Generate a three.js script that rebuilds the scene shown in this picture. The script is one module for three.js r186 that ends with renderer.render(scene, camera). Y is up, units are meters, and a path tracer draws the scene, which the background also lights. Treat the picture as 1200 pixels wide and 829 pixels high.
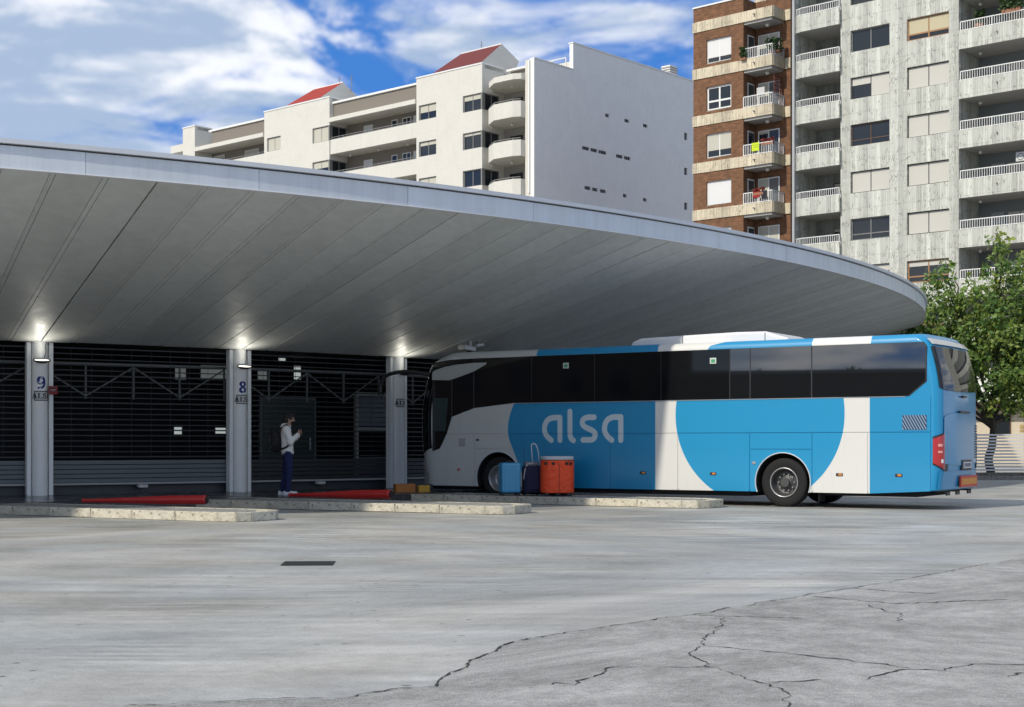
import * as THREE from 'three';
import { mergeGeometries, mergeVertices } from 'three/addons/utils/BufferGeometryUtils.js';
import { RoundedBoxGeometry } from 'three/addons/geometries/RoundedBoxGeometry.js';
import { TextGeometry } from 'three/addons/geometries/TextGeometry.js';
import { FontLoader } from 'three/addons/loaders/FontLoader.js';
import { MarchingCubes } from 'three/addons/objects/MarchingCubes.js';
import { Brush, Evaluator, SUBTRACTION } from 'three-bvh-csg';
import { createNoise3D } from 'simplex-noise';

// ---------- camera, sky, sun, exposure ----------
const scene = new THREE.Scene();
const camera = new THREE.PerspectiveCamera(2 * Math.atan(414.5 / 1733) * 180 / Math.PI, 1200 / 829, 0.1, 2000);
camera.position.set(0, 1.27, 0);
camera.lookAt(0, 1.27, -10);
camera.setViewOffset(1200, 829, 0, -105.5, 1200, 829);      // a level camera with a raised lens, so verticals stay vertical
const renderer = new THREE.WebGLRenderer();
renderer.toneMapping = THREE.LinearToneMapping;
renderer.toneMappingExposure = 1.62;
renderer.shadowMap.enabled = true;
const SUN = new THREE.Vector3(-0.60, 0.70, 0.385).normalize();
const sun = new THREE.DirectionalLight(new THREE.Color().setRGB(1, 0.93, 0.81), 2.25);
sun.position.copy(SUN).multiplyScalar(200); sun.target.position.set(0, 0, -40);
sun.castShadow = true; sun.shadow.radius = 3; sun.shadow.mapSize.set(4096, 4096);
Object.assign(sun.shadow.camera, { left: -130, right: 130, top: 130, bottom: -130, near: 1, far: 500 });
scene.add(sun, sun.target);

function rng(seed) { let s = seed >>> 0; return () => { s = (s + 0x6D2B79F5) >>> 0; let t = s; t = Math.imul(t ^ (t >>> 15), t | 1); t ^= t + Math.imul(t ^ (t >>> 7), t | 61); return ((t ^ (t >>> 14)) >>> 0) / 4294967296; }; }
const noise3 = createNoise3D(rng(7));
const clamp = (x, a = 0, b = 1) => Math.min(b, Math.max(a, x));
const smooth = (a, b, x) => { const t = clamp((x - a) / (b - a)); return t * t * (3 - 2 * t); };
const lerp = (a, b, t) => a + (b - a) * t;
function fbm(x, y, z, o = 5, per = 0.5) { let s = 0, a = 0.5; for (let i = 0; i < o; i++) { s += a * noise3(x, y, z); x *= 2.03; y *= 2.03; z *= 2.03; a *= per; } return s; }

{ // partly cloudy sky
  const W = 4096, Hh = 2048, d = new Float32Array(W * Hh * 4);
  for (let j = 0; j < Hh; j++) {
    const el = ((j + 0.5) / Hh - 0.5) * Math.PI;
    for (let i = 0; i < W; i++) {
      const k = (j * W + i) * 4;
      if (el <= -0.01) { d[k] = 0.42; d[k + 1] = 0.46; d[k + 2] = 0.5; d[k + 3] = 1; continue; }
      const az = ((i + 0.5) / W - 0.5) * 2 * Math.PI;          // 0 = +x, -pi/2 = towards the view (-z)
      const x = Math.cos(el) * Math.cos(az), y = Math.sin(el), z = Math.cos(el) * Math.sin(az);
      const q = 1 / (y + 0.22);                                // cloud layer coordinates
      const px = x * q, pz = z * q;
      const wx = fbm(px * 0.9 + 3, 5, pz * 0.9, 3) * 0.7, wz = fbm(px * 0.9, 9, pz * 0.9 + 4, 3) * 0.7;
      // broad banks of cloud with clear lanes between, all the way round
      const lane = ((az * 180 / Math.PI + 86) % 90 + 135) % 90 - 45;                  // clear lanes a quarter turn apart
      const bank = 0.62 - 1.15 * Math.exp(-((lane / 11) ** 2)) * (1 - y * 0.6) + fbm(px * 0.35, 1.3, pz * 0.35, 2) * 0.2 + 0.10;
      const det = fbm(px * 1.6 + wx, y * 5, pz * 1.6 + wz, 7, 0.6);
      const cov = smooth(-0.15, 0.38, det * 1.1 + bank - 0.12);
      const thin = smooth(0.05, 0.6, fbm(px * 2.9 + wz * 1.8, 3 + y * 9, pz * 2.9 - wx * 1.8, 7, 0.58) + 0.02) * 0.7;
      const c = clamp(Math.max(cov, thin));
      const br = smooth(-0.4, 0.55, fbm(px * 2.4 + 11 + wx, y * 16, pz * 2.4 + wz, 7, 0.58) * 1.35 + (1 - cov) * 0.3);
      const h = Math.pow(1 - clamp(y), 4);
      const b0 = [lerp(0.03, 0.06, h), lerp(0.12, 0.20, h), lerp(0.38, 0.50, h)];
      const c0 = [lerp(0.27, 0.64, br), lerp(0.34, 0.65, br), lerp(0.45, 0.67, br)];
      for (let n = 0; n < 3; n++) d[k + n] = lerp(b0[n], c0[n], c * 0.93);
      d[k + 3] = 1;
    }
  }
  const sky = new THREE.DataTexture(d, W, Hh, THREE.RGBAFormat, THREE.FloatType);
  sky.mapping = THREE.EquirectangularReflectionMapping; sky.magFilter = THREE.LinearFilter; sky.minFilter = THREE.LinearFilter; sky.needsUpdate = true;
  scene.background = sky; scene.environment = sky;
}

// ---------- helpers ----------
const used = new Map();
function numbered(n) { const c = used.get(n) ?? 0; used.set(n, c + 1); return c ? n + '_' + String(c).padStart(3, '0') : n; }
function mesh(name, geo, mat, parent) {
  const m = new THREE.Mesh(geo, mat); m.name = parent && parent !== scene ? name : numbered(name);
  m.castShadow = m.receiveShadow = true; (parent ?? scene).add(m); return m;
}
function tag(o, label, category, group) { o.userData.label = label; o.userData.category = category; if (group) o.userData.group = group; return o; }
function struct(o) { o.userData.kind = 'structure'; return o; }
function stuff(o) { o.userData.kind = 'stuff'; return o; }
function thing(name, label, category, pos = [0, 0, 0], turn = 0, group) {
  const g = new THREE.Group(); g.name = numbered(name); g.position.set(...pos); g.rotation.y = turn; scene.add(g);
  return tag(g, label, category, group);
}
function sub(name, parent) { const g = new THREE.Group(); g.name = name; parent.add(g); return g; }
const rgb = (r, g, b) => new THREE.Color().setRGB(r, g ?? r, b ?? r);
function M(r, g, b, rough = 0.8, o = {}) { return new THREE.MeshStandardMaterial({ color: rgb(r, g, b), roughness: rough, ...o }); }
function PM(r, g, b, rough = 0.5, o = {}) { return new THREE.MeshPhysicalMaterial({ color: rgb(r, g, b), roughness: rough, ...o }); }
function box(x0, x1, y0, y1, z0, z1) { const g = new THREE.BoxGeometry(x1 - x0, y1 - y0, z1 - z0); g.translate((x0 + x1) / 2, (y0 + y1) / 2, (z0 + z1) / 2); return metric(g); }
function metric(g) { const p = g.attributes.position, n = g.attributes.normal, uv = g.attributes.uv; for (let i = 0; i < p.count; i++) { const ax = Math.abs(n.getX(i)), ay = Math.abs(n.getY(i)), az = Math.abs(n.getZ(i)); ax > ay && ax > az ? uv.setXY(i, p.getZ(i), p.getY(i)) : ay > az ? uv.setXY(i, p.getX(i), p.getZ(i)) : uv.setXY(i, p.getX(i), p.getY(i)); } return g; }
function rbox(x0, x1, y0, y1, z0, z1, r = 0.02, s = 2) { const g = new RoundedBoxGeometry(x1 - x0, y1 - y0, z1 - z0, s, r); g.translate((x0 + x1) / 2, (y0 + y1) / 2, (z0 + z1) / 2); return g; }
function bar(a, b, w, h = w) { // a square bar between two points
  const A = new THREE.Vector3(...a), B = new THREE.Vector3(...b), L = A.distanceTo(B), g = new THREE.BoxGeometry(w, h, L);
  const m = new THREE.Matrix4().lookAt(A, B, Math.abs(B.y - A.y) > 0.99 * L ? new THREE.Vector3(1, 0, 0) : new THREE.Vector3(0, 1, 0));
  m.setPosition(A.add(B).multiplyScalar(0.5)); return g.applyMatrix4(m);
}
function tube(pts, r, seg = 24, rs = 8) { return new THREE.TubeGeometry(new THREE.CatmullRomCurve3(pts.map((p) => new THREE.Vector3(...p))), seg, r, rs); }
function merge(list) { return mergeGeometries(list.map((g) => { const q = g.index ? g.toNonIndexed() : g; for (const k of Object.keys(q.attributes)) if (!['position', 'normal', 'uv'].includes(k)) q.deleteAttribute(k); return q; })); }
function shapeOf(pts) { const s = new THREE.Shape(); pts.forEach((p, i) => i ? s.lineTo(p[0], p[1]) : s.moveTo(p[0], p[1])); s.closePath(); return s; }
function ext(s, depth, bevel = 0) { return new THREE.ExtrudeGeometry(s, { depth: depth - 2 * bevel, bevelEnabled: bevel > 0, bevelThickness: bevel, bevelSize: bevel, bevelOffset: -bevel, bevelSegments: 1, curveSegments: 24 }).translate(0, 0, bevel); }
function quadStrip(rows) { // rows of equal length of [x,y,z] -> grid
  const n = rows[0].length, p = [], uv = [], ix = [];
  rows.forEach((r, j) => r.forEach((q, i) => { p.push(...q); uv.push(i / (n - 1), j / (rows.length - 1)); }));
  for (let j = 0; j < rows.length - 1; j++) for (let i = 0; i < n - 1; i++) { const a = j * n + i; ix.push(a, a + 1, a + n, a + 1, a + n + 1, a + n); }
  const g = new THREE.BufferGeometry(); g.setAttribute('position', new THREE.Float32BufferAttribute(p, 3)); g.setAttribute('uv', new THREE.Float32BufferAttribute(uv, 2)); g.setIndex(ix); g.computeVertexNormals(); return g;
}
function slab(outline, y0, y1) { // plan outline [x, depth] between two heights; uv in metres
  const s = shapeOf(outline.map(([x, d]) => [x, d])), g = new THREE.ExtrudeGeometry(s, { depth: y1 - y0, bevelEnabled: false });
  g.applyMatrix4(new THREE.Matrix4().set(1, 0, 0, 0, 0, 0, 1, y0, 0, -1, 0, 0, 0, 0, 0, 1)); return g;
}
// textures
function dataTex(w, h, fn, srgb = true) {
  const a = new Uint8Array(w * h * 4);
  for (let j = 0; j < h; j++) for (let i = 0; i < w; i++) { const c = fn(i / w, j / h, i, j), k = (j * w + i) * 4; for (let n = 0; n < 3; n++) a[k + n] = clamp(Array.isArray(c) ? c[n] : c) * 255; a[k + 3] = 255; }
  const t = new THREE.DataTexture(a, w, h); if (srgb) t.colorSpace = THREE.SRGBColorSpace;
  t.wrapS = t.wrapT = THREE.RepeatWrapping; t.magFilter = THREE.LinearFilter; t.minFilter = THREE.LinearMipmapLinearFilter; t.generateMipmaps = true; t.needsUpdate = true; return t;
}
const TAU = Math.PI * 2;
function tn(u, v, f, seed, ax = 1) { // tiling noise: u,v in 0..1; a torus in noise space (needs 4d, folded into 3d by two rings)
  const a = u * TAU, b = v * TAU;
  const r = f / TAU;
  return noise3(Math.cos(a) * r * ax + seed, Math.sin(a) * r * ax + Math.cos(b) * r, Math.sin(b) * r - seed * 1.7);
}
const rep = (t, mx, my = mx) => { t.repeat.set(1 / mx, 1 / my); return t; };

// ---------- ground ----------
const R0 = rng(21);
{
  const N = 2048, spots = [];
  for (let i = 0; i < 340; i++) spots.push([R0() * N, R0() * N, 1 + R0() * 2.4, R0()]);
  const base = new Float32Array(N * N);
  for (let j = 0; j < N; j++) for (let i = 0; i < N; i++) {
    const u = i / N, v = j / N;
    let s = 0.605;
    s += 0.045 * tn(u, v, 5, 1) + 0.035 * tn(u, v, 14, 2);
    const st = noise3(Math.cos(u * TAU) * 0.9 + 4, Math.sin(u * TAU) * 0.9, v * 46) ;          // long drag marks along the driving direction
    const st2 = noise3(Math.cos(u * TAU) * 1.6 - 9, Math.sin(u * TAU) * 1.6, v * 120);
    s += 0.06 * st * smooth(-0.3, 0.6, tn(u, v, 4, 8)) + 0.06 * st2 * smooth(-0.2, 0.7, tn(u, v, 6, 12));
    s += 0.022 * tn(u, v, 90, 4) + 0.085 * (R0() - 0.5);
    if (R0() < 0.004) s -= 0.12;
    base[j * N + i] = s;
  }
  for (const [x, y, r, k] of spots) for (let b = -3; b <= 3; b++) for (let a = -3; a <= 3; a++) if (a * a + b * b < r * r) { const i = (Math.floor(x) + a + N) % N, j = (Math.floor(y) + b + N) % N; base[j * N + i] -= 0.10 + 0.16 * k; }
  const tex = rep(dataTex(N, N, (u, v, i, j) => { const s = base[j * N + i]; const w = tn(u, v, 7, 31) * 0.012; return [s + w + 0.004, s + 0.001, s - 0.022 - w]; }), 16);
  const bump = rep(dataTex(1024, 1024, (u, v) => 0.5 + 0.25 * tn(u, v, 60, 3) + 0.3 * (R0() - 0.5), false), 5);
  const concrete = M(1, 1, 1, 1, { map: tex, vertexColors: true, bumpMap: bump, bumpScale: 0.003, roughnessMap: rep(dataTex(512, 512, (u, v) => 0.60 + 0.10 * tn(u, v, 5, 17) + 0.08 * noise3(Math.cos(u * TAU) * 1.2, Math.sin(u * TAU) * 1.2, v * 30), false), 17) });
  const xs = [-800, -200, -60], zs = [700, 100, 10]; for (let x = -28; x <= 28; x += 0.25) xs.push(x); xs.push(60, 200, 800); for (let z = 0; z >= -64; z -= 0.25) zs.push(z); zs.push(-100, -250, -900);
  const g = quadStrip(zs.map((z) => xs.map((x) => [x, 0, z])));
  // broad worn patches, stains and rubber marks of turning coaches
  const arcs = [[6, 34, 16.5], [6, 34, 18.6], [-14, 8, 21], [-14, 8, 23.1], [16, 2, 21.5], [16, 2, 23.6], [3, -8, 24], [3, -8, 26]];
  const uv = g.attributes.uv, p = g.attributes.position, vc = new Float32Array(p.count * 3);
  for (let i = 0; i < p.count; i++) {
    const x = p.getX(i), z = p.getZ(i); uv.setXY(i, x + 7.3, z);
    let s = 1; if (Math.abs(x) < 60 && z < 20 && z > -100) {
      s += 0.13 * fbm(x * 0.06, 3, z * 0.16, 4) + 0.09 * fbm(x * 0.25, 8, z * 0.7, 4); const st = fbm(x * 0.32 + 9, 1, z * 0.5, 4); s -= 0.16 * smooth(0.22, 0.5, st);
      for (const [cx, cd, r] of arcs) { const d = Math.abs(Math.hypot(x - cx, -z - cd) - r); s -= 0.11 * smooth(0.34, 0.05, d) * smooth(-0.25, 0.5, fbm(x * 0.4, r, z * 0.4, 3)); }
    }
    vc[3 * i] = s; vc[3 * i + 1] = s; vc[3 * i + 2] = s * 1.004;
  }
  g.setAttribute('color', new THREE.BufferAttribute(vc, 3));
  struct(mesh('ground', g, concrete));

  // older, coarser pour in the foreground with its ragged joint
  const joint = [[-3.4, 4.6], [-1.85, 7.12], [-1.18, 7.28], [-0.85, 7.34], [-0.44, 7.7], [0, 9.41], [0.37, 9.87], [1.04, 10.61], [1.36, 10.92], [2.04, 11.8], [2.97, 12.87], [4.15, 14.39], [7.2, 18.2], [14, 25]];
  const rag = [];
  for (let i = 0; i < joint.length - 1; i++) for (let k = 0; k < 16; k++) { const t = k / 16, x = lerp(joint[i][0], joint[i + 1][0], t), z = lerp(joint[i][1], joint[i + 1][1], t), n = fbm(x * 3, z * 3, 2, 4) * 0.07; rag.push([x + n, z - n * 0.7]); }
  rag.push(joint[joint.length - 1]);
  const N2 = 1024;
  const tex2 = rep(dataTex(N2, N2, (u, v) => {
    let s = 0.585 + 0.05 * tn(u, v, 5, 41) + 0.045 * tn(u, v, 22, 42) + 0.035 * tn(u, v, 80, 43);
    const r = R0(); s += (r - 0.5) * 0.13; if (r > 0.985) s -= 0.22; if (r < 0.012) s += 0.16;
    return [s + 0.006, s, s - 0.016];
  }), 7);
  const coarse = M(1, 1, 1, 0.85, { map: tex2, bumpMap: rep(dataTex(512, 512, () => R0(), false), 1.6), bumpScale: 0.006 });
  struct(mesh('pavement_patch', slab([...rag, [30, 25], [30, 2], [-3.4, 2]], 0.0005, 0.007), coarse));

  // cracks: narrow ragged ribbons of dark dirt
  const dirt = M(0.035, 0.034, 0.03, 1);
  function ribbon(pts, w, y, jg = 1) {
    const P = []; for (let i = 0; i < pts.length - 1; i++) { const L = Math.hypot(pts[i + 1][0] - pts[i][0], pts[i + 1][1] - pts[i][1]), n = Math.max(3, Math.ceil(L / 0.045)); for (let k = 0; k < n; k++) P.push([lerp(pts[i][0], pts[i + 1][0], k / n), lerp(pts[i][1], pts[i + 1][1], k / n)]); }
    P.push(pts[pts.length - 1]);
    const a = [], b = [];
    P.forEach(([x, z], i) => {
      const q = P[Math.min(i + 1, P.length - 1)], r = P[Math.max(i - 1, 0)], L = Math.hypot(q[0] - r[0], q[1] - r[1]) || 1, nx = -(q[1] - r[1]) / L, nz = (q[0] - r[0]) / L;
      const jog = fbm(x * 7, z * 7, w * 90, 4) * 0.055 * jg, ww = w * clamp(0.75 + 0.9 * noise3(x * 9, z * 9, 5), 0.4, 1.7) * (i === 0 || i === P.length - 1 ? 0.1 : 1);
      a.push([x + nx * (jog + ww), y, -(z + nz * (jog + ww))]); b.push([x + nx * (jog - ww), y, -(z + nz * (jog - ww))]);
    });
    return quadStrip([a, b]);
  }
  const cr = [[[1.35, 10.87], [1.56, 10.79], [2.12, 10.66]], [[1.53, 10.74], [1.45, 10.24], [1.24, 9.57], [1.2, 9.23], [1.06, 8.84], [1.13, 8.35], [1.24, 7.96], [1.34, 7.75], [1.39, 7.52], [1.34, 7.12], [1.36, 6.5]], [[1.2, 9.23], [1.64, 8.89], [2.1, 8.47], [2.24, 8.27]], [[1.87, 7.89], [2.14, 8.23], [2.4, 8.23], [2.63, 8.47], [2.91, 8.42], [3.6, 8.5]], [[1.35, 7.8], [1.66, 7.89]], [[0.18, 7.72], [0.22, 7.79], [0.33, 7.72], [0.52, 8.23], [0.58, 8.34], [1.13, 8.35]], [[2.47, 12.23], [2.83, 11.83], [3.02, 11.65], [4.02, 11.96]], [[2.97, 12.87], [3.27, 12.58], [3.58, 12.4]], [[2.77, 11.58], [2.84, 11.06], [2.89, 10.95], [2.75, 10.48]], [[2.66, 8.0], [2.81, 8.12], [2.96, 8.15]]];
  cr.forEach((c, i) => struct(mesh('pavement_crack', ribbon(c, [0.009, 0.0048, 0.0075, 0.008, 0.007, 0.006, 0.011, 0.009, 0.005, 0.007][i], 0.0105), dirt)));
  struct(mesh('pavement_crack', ribbon(rag.filter((_, i) => i % 2 === 0 && i > 15), 0.0075, 0.0115, 0.25), dirt));
  struct(mesh('pavement_crack', ribbon([[1.0, 24.6], [2.6, 23.9], [4.4, 23.3]], 0.012, 0.0045), dirt));
  struct(mesh('pavement_crack', ribbon([[4.0, 21.0], [6.5, 20.2], [9.5, 19.6]], 0.010, 0.0045), dirt));
  struct(mesh('pavement_crack', ribbon([[-0.5, 19.8], [1.2, 21.0], [3.2, 22.1], [6.0, 22.6]], 0.008, 0.0045), dirt));

  // drain cover sunk in the apron
  const d = thing('drain_cover', 'dark rectangular metal drain cover set in the concrete apron', 'drain cover', [-2.15, 0, -15.6], 0.06);
  const iron = M(0.008, 0.012, 0.011, 0.9);
  mesh('frame', merge([box(-0.27, 0.27, 0.003, 0.008, -0.26, -0.21), box(-0.27, 0.27, 0.003, 0.008, 0.19, 0.24), box(-0.27, -0.23, 0.003, 0.008, -0.21, 0.19), box(0.23, 0.27, 0.003, 0.008, -0.21, 0.19)]), iron, d);
  const lid = []; for (let i = 0; i < 4; i++) lid.push(box(-0.225, 0.225, 0.003, 0.007, -0.205 + i * 0.1, -0.205 + i * 0.1 + 0.085));
  mesh('grate', merge(lid), iron, d);
}

// ---------- bus station: circular canopy, columns, shutters, platform ----------
const CX = -26.5, CZ = 60.05, RIM = 41.7, RC = 33.0, A0 = 29.9, DA = 7.92;
const RAD = Math.PI / 180;
const pol = (rho, deg, y) => [CX + rho * Math.sin(deg * RAD), y, -(CZ - rho * Math.cos(deg * RAD))];
const soffitY = (rho) => 3.43 + (5.51 - 3.43) * (rho - 33.1) / (41.62 - 33.1);
// a curved solid: radius from r0 to r1 and angle from a0 to a1 (functions of radius allowed), height from y0(r) to y1(r)
function sector(r0, r1, aL, aR, yb, yt, nr, na) {
  const f = (v, r) => typeof v === 'function' ? v(r) : v, P = [], ix = [], UV = [];
  const id = (l, i, j) => (l * (nr + 1) + i) * (na + 1) + j;
  for (let l = 0; l < 2; l++) for (let i = 0; i <= nr; i++) for (let j = 0; j <= na; j++) { const r = lerp(r0, r1, i / nr), a = lerp(f(aL, r), f(aR, r), j / na); P.push(...pol(r, a, f(l ? yt : yb, r))); UV.push(a * RAD * r, r); }
  const q = (a, b, c, d) => ix.push(a, b, c, a, c, d);
  for (let i = 0; i < nr; i++) for (let j = 0; j < na; j++) { q(id(0, i, j), id(0, i + 1, j), id(0, i + 1, j + 1), id(0, i, j + 1)); q(id(1, i, j), id(1, i, j + 1), id(1, i + 1, j + 1), id(1, i + 1, j)); }
  for (let i = 0; i < nr; i++) { q(id(0, i, 0), id(1, i, 0), id(1, i + 1, 0), id(0, i + 1, 0)); q(id(0, i, na), id(0, i + 1, na), id(1, i + 1, na), id(1, i, na)); }
  for (let j = 0; j < na; j++) { q(id(0, 0, j), id(0, 0, j + 1), id(1, 0, j + 1), id(1, 0, j)); q(id(0, nr, j), id(1, nr, j), id(1, nr, j + 1), id(0, nr, j + 1)); }
  let g = new THREE.BufferGeometry(); g.setAttribute('position', new THREE.Float32BufferAttribute(P, 3)); g.setAttribute('uv', new THREE.Float32BufferAttribute(UV, 2)); g.setIndex(ix);
  g = g.toNonIndexed(); g.computeVertexNormals(); return g;
}
const brushed = rep(dataTex(512, 512, (u, v) => 0.95 + 0.02 * tn(u, v, 8, 3) + 0.015 * tn(u, v, 40, 5) + 0.012 * (R0() - 0.5)), 3);
const dustRough = rep(dataTex(512, 512, (u, v) => 0.50 + 0.07 * tn(u, v, 6, 13) + 0.04 * tn(u, v, 30, 15), false), 4);
{
  const can = thing('station_canopy', 'huge circular grey metal canopy with pale fascia over the bus bays', 'canopy');
  const lacq = [0.76, 0.72, 0.79].map((k) => M(k * 0.97, k * 1.0, k * 0.975, 1, { map: brushed, roughnessMap: dustRough, metalness: 0.15 }));
  const fasM = [0.74, 0.72, 0.76].map((k) => M(k * 0.93, k * 0.985, k * 1.03, 1, { map: brushed, roughnessMap: dustRough, metalness: 0.3 }));
  const gapM = M(0.35, 0.36, 0.37, 0.7), lipM = M(0.7, 0.71, 0.72, 0.5);
  for (let b = -1; b < 8; b++) for (let i = 0; i < 7; i++) {
    const s0 = A0 + DA * (b + i / 7), s1 = A0 + DA * (b + (i + 1) / 7), gl = i === 0 ? 0.016 : 0.052, gr = i === 6 ? 0.016 : 0.052;
    const dy = (R0() - 0.5) * 0.010;
    mesh('soffit_panel', sector(33.1, 41.62, (r) => s0 + gl / r / RAD, (r) => s1 - gr / r / RAD, (r) => soffitY(r) + dy, (r) => soffitY(r) + 0.035, 6, 1), lacq[(b * 7 + i * 5 + 70) % 3], can);
    if (i) mesh('joint_strip', sector(33.1, 41.60, (r) => s0 - 0.042 / r / RAD, (r) => s0 + 0.042 / r / RAD, (r) => soffitY(r) + 0.004, (r) => soffitY(r) + 0.03, 3, 1), lacq[(b + 3 + i) % 3], can);
  }
  mesh('soffit_backing', sector(33.0, 41.60, -40, 150, (r) => soffitY(r) + 0.06, (r) => soffitY(r) + 0.10, 3, 96), gapM, can);
  mesh('soffit_lining', sector(33.1, 41.62, A0 + DA * 8, 150, soffitY, (r) => soffitY(r) + 0.04, 3, 40), lacq[0], can);
  mesh('soffit_lining', sector(33.1, 41.62, -40, A0 - DA, soffitY, (r) => soffitY(r) + 0.04, 3, 40), lacq[0], can);
  for (let k = -6; k < 24; k++) {
    const a0 = A0 + DA / 2 * k - 1.6, a1 = a0 + DA / 2, e = 0.0035 / 41.7 / RAD;
    mesh('fascia_panel', sector(41.60, 41.70 + (R0() - 0.5) * 0.008, a0 + e, a1 - e, 5.525, 5.865, 1, 6), fasM[(k + 12) % 3], can);
  }
  mesh('fascia_lip', sector(41.62, 41.715, -17, 120, 5.505, 5.523, 1, 110), lipM, can);
  mesh('edge_beam', sector(41.3, 41.56, -40, 150, 5.51, 5.93, 1, 150), gapM, can);
  mesh('coping', sector(41.3, 41.76, -40, 150, 5.892, 5.965, 1, 150), M(0.6, 0.62, 0.64, 0.5, { metalness: 0.2 }), can);
  mesh('roof_deck', sector(2, 41.4, -40, 150, (r) => lerp(6.5, 5.93, r / 41.4), (r) => lerp(6.56, 5.97, r / 41.4), 4, 80), M(0.3, 0.3, 0.3, 0.8), can);
}
{ // terminal hall behind the shutters
  const t = thing('terminal_building', 'dark bus terminal hall behind the roller grilles', 'terminal');
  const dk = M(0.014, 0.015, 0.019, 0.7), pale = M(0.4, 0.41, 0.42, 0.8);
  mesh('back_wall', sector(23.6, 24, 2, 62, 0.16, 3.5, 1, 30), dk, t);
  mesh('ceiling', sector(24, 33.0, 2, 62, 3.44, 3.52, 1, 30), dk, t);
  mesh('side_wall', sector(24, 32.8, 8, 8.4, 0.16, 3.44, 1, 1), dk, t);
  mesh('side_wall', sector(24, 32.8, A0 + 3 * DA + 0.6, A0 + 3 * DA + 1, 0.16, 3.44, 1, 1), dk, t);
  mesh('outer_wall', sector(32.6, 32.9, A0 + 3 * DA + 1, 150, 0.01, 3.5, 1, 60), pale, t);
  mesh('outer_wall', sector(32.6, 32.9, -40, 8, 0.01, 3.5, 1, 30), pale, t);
  // plinth under each grille
  for (let k = -1; k < 3; k++) mesh('plinth', sector(32.5, 32.72, A0 + DA * k, A0 + DA * (k + 1), 0.16, 0.36, 1, 1), M(0.05, 0.055, 0.06, 0.5), t);
}
const platTex = rep(dataTex(1024, 1024, (u, v) => { const s = 0.24 + 0.03 * tn(u, v, 9, 51) + 0.02 * tn(u, v, 40, 52) + 0.05 * (R0() - 0.5); return [s, s, s + 0.006]; }), 6);
const platRough = rep(dataTex(512, 512, (u, v) => 0.24 + 0.12 * tn(u, v, 6, 53) + 0.05 * tn(u, v, 30, 54), false), 5);
struct(mesh('platform', sector(23, 36.7, -10, 110, 0.006, 0.16, 1, 90), M(1, 1, 1, 1, { map: platTex, roughnessMap: platRough })));

// columns with shutter guides
const font = await new FontLoader().loadAsync('fonts/droid/droid_sans_bold.typeface.json');
const serif = await new FontLoader().loadAsync('fonts/droid/droid_serif_bold.typeface.json');
function bend(g, r) { // wrap flat lettering (x,y) round a vertical cylinder that faces +z
  const p = g.attributes.position;
  for (let i = 0; i < p.count; i++) { const a = p.getX(i) / r, rr = r + p.getZ(i); p.setXYZ(i, Math.sin(a) * rr, p.getY(i), Math.cos(a) * rr); }
  g.computeVertexNormals(); return g;
}
function text(str, size, depth, f) { const g = new TextGeometry(str, { font: f, size, depth, curveSegments: 5, bevelEnabled: false }); g.computeBoundingBox(); const b = g.boundingBox; return g.translate(-(b.min.x + b.max.x) / 2, -(b.min.y + b.max.y) / 2, 0); }
const paintW = M(0.90, 0.91, 0.88, 0.42), guideM = M(0.85, 0.86, 0.84, 0.45), blueLetter = M(0.012, 0.02, 0.22, 0.5), black = M(0.01, 0.01, 0.012, 0.5), plateW = M(0.62, 0.62, 0.6, 0.5);
const lampGlow = new THREE.MeshStandardMaterial({ color: rgb(0.9, 0.9, 0.85), emissive: rgb(1, 0.95, 0.82), emissiveIntensity: 1.0 });
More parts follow.
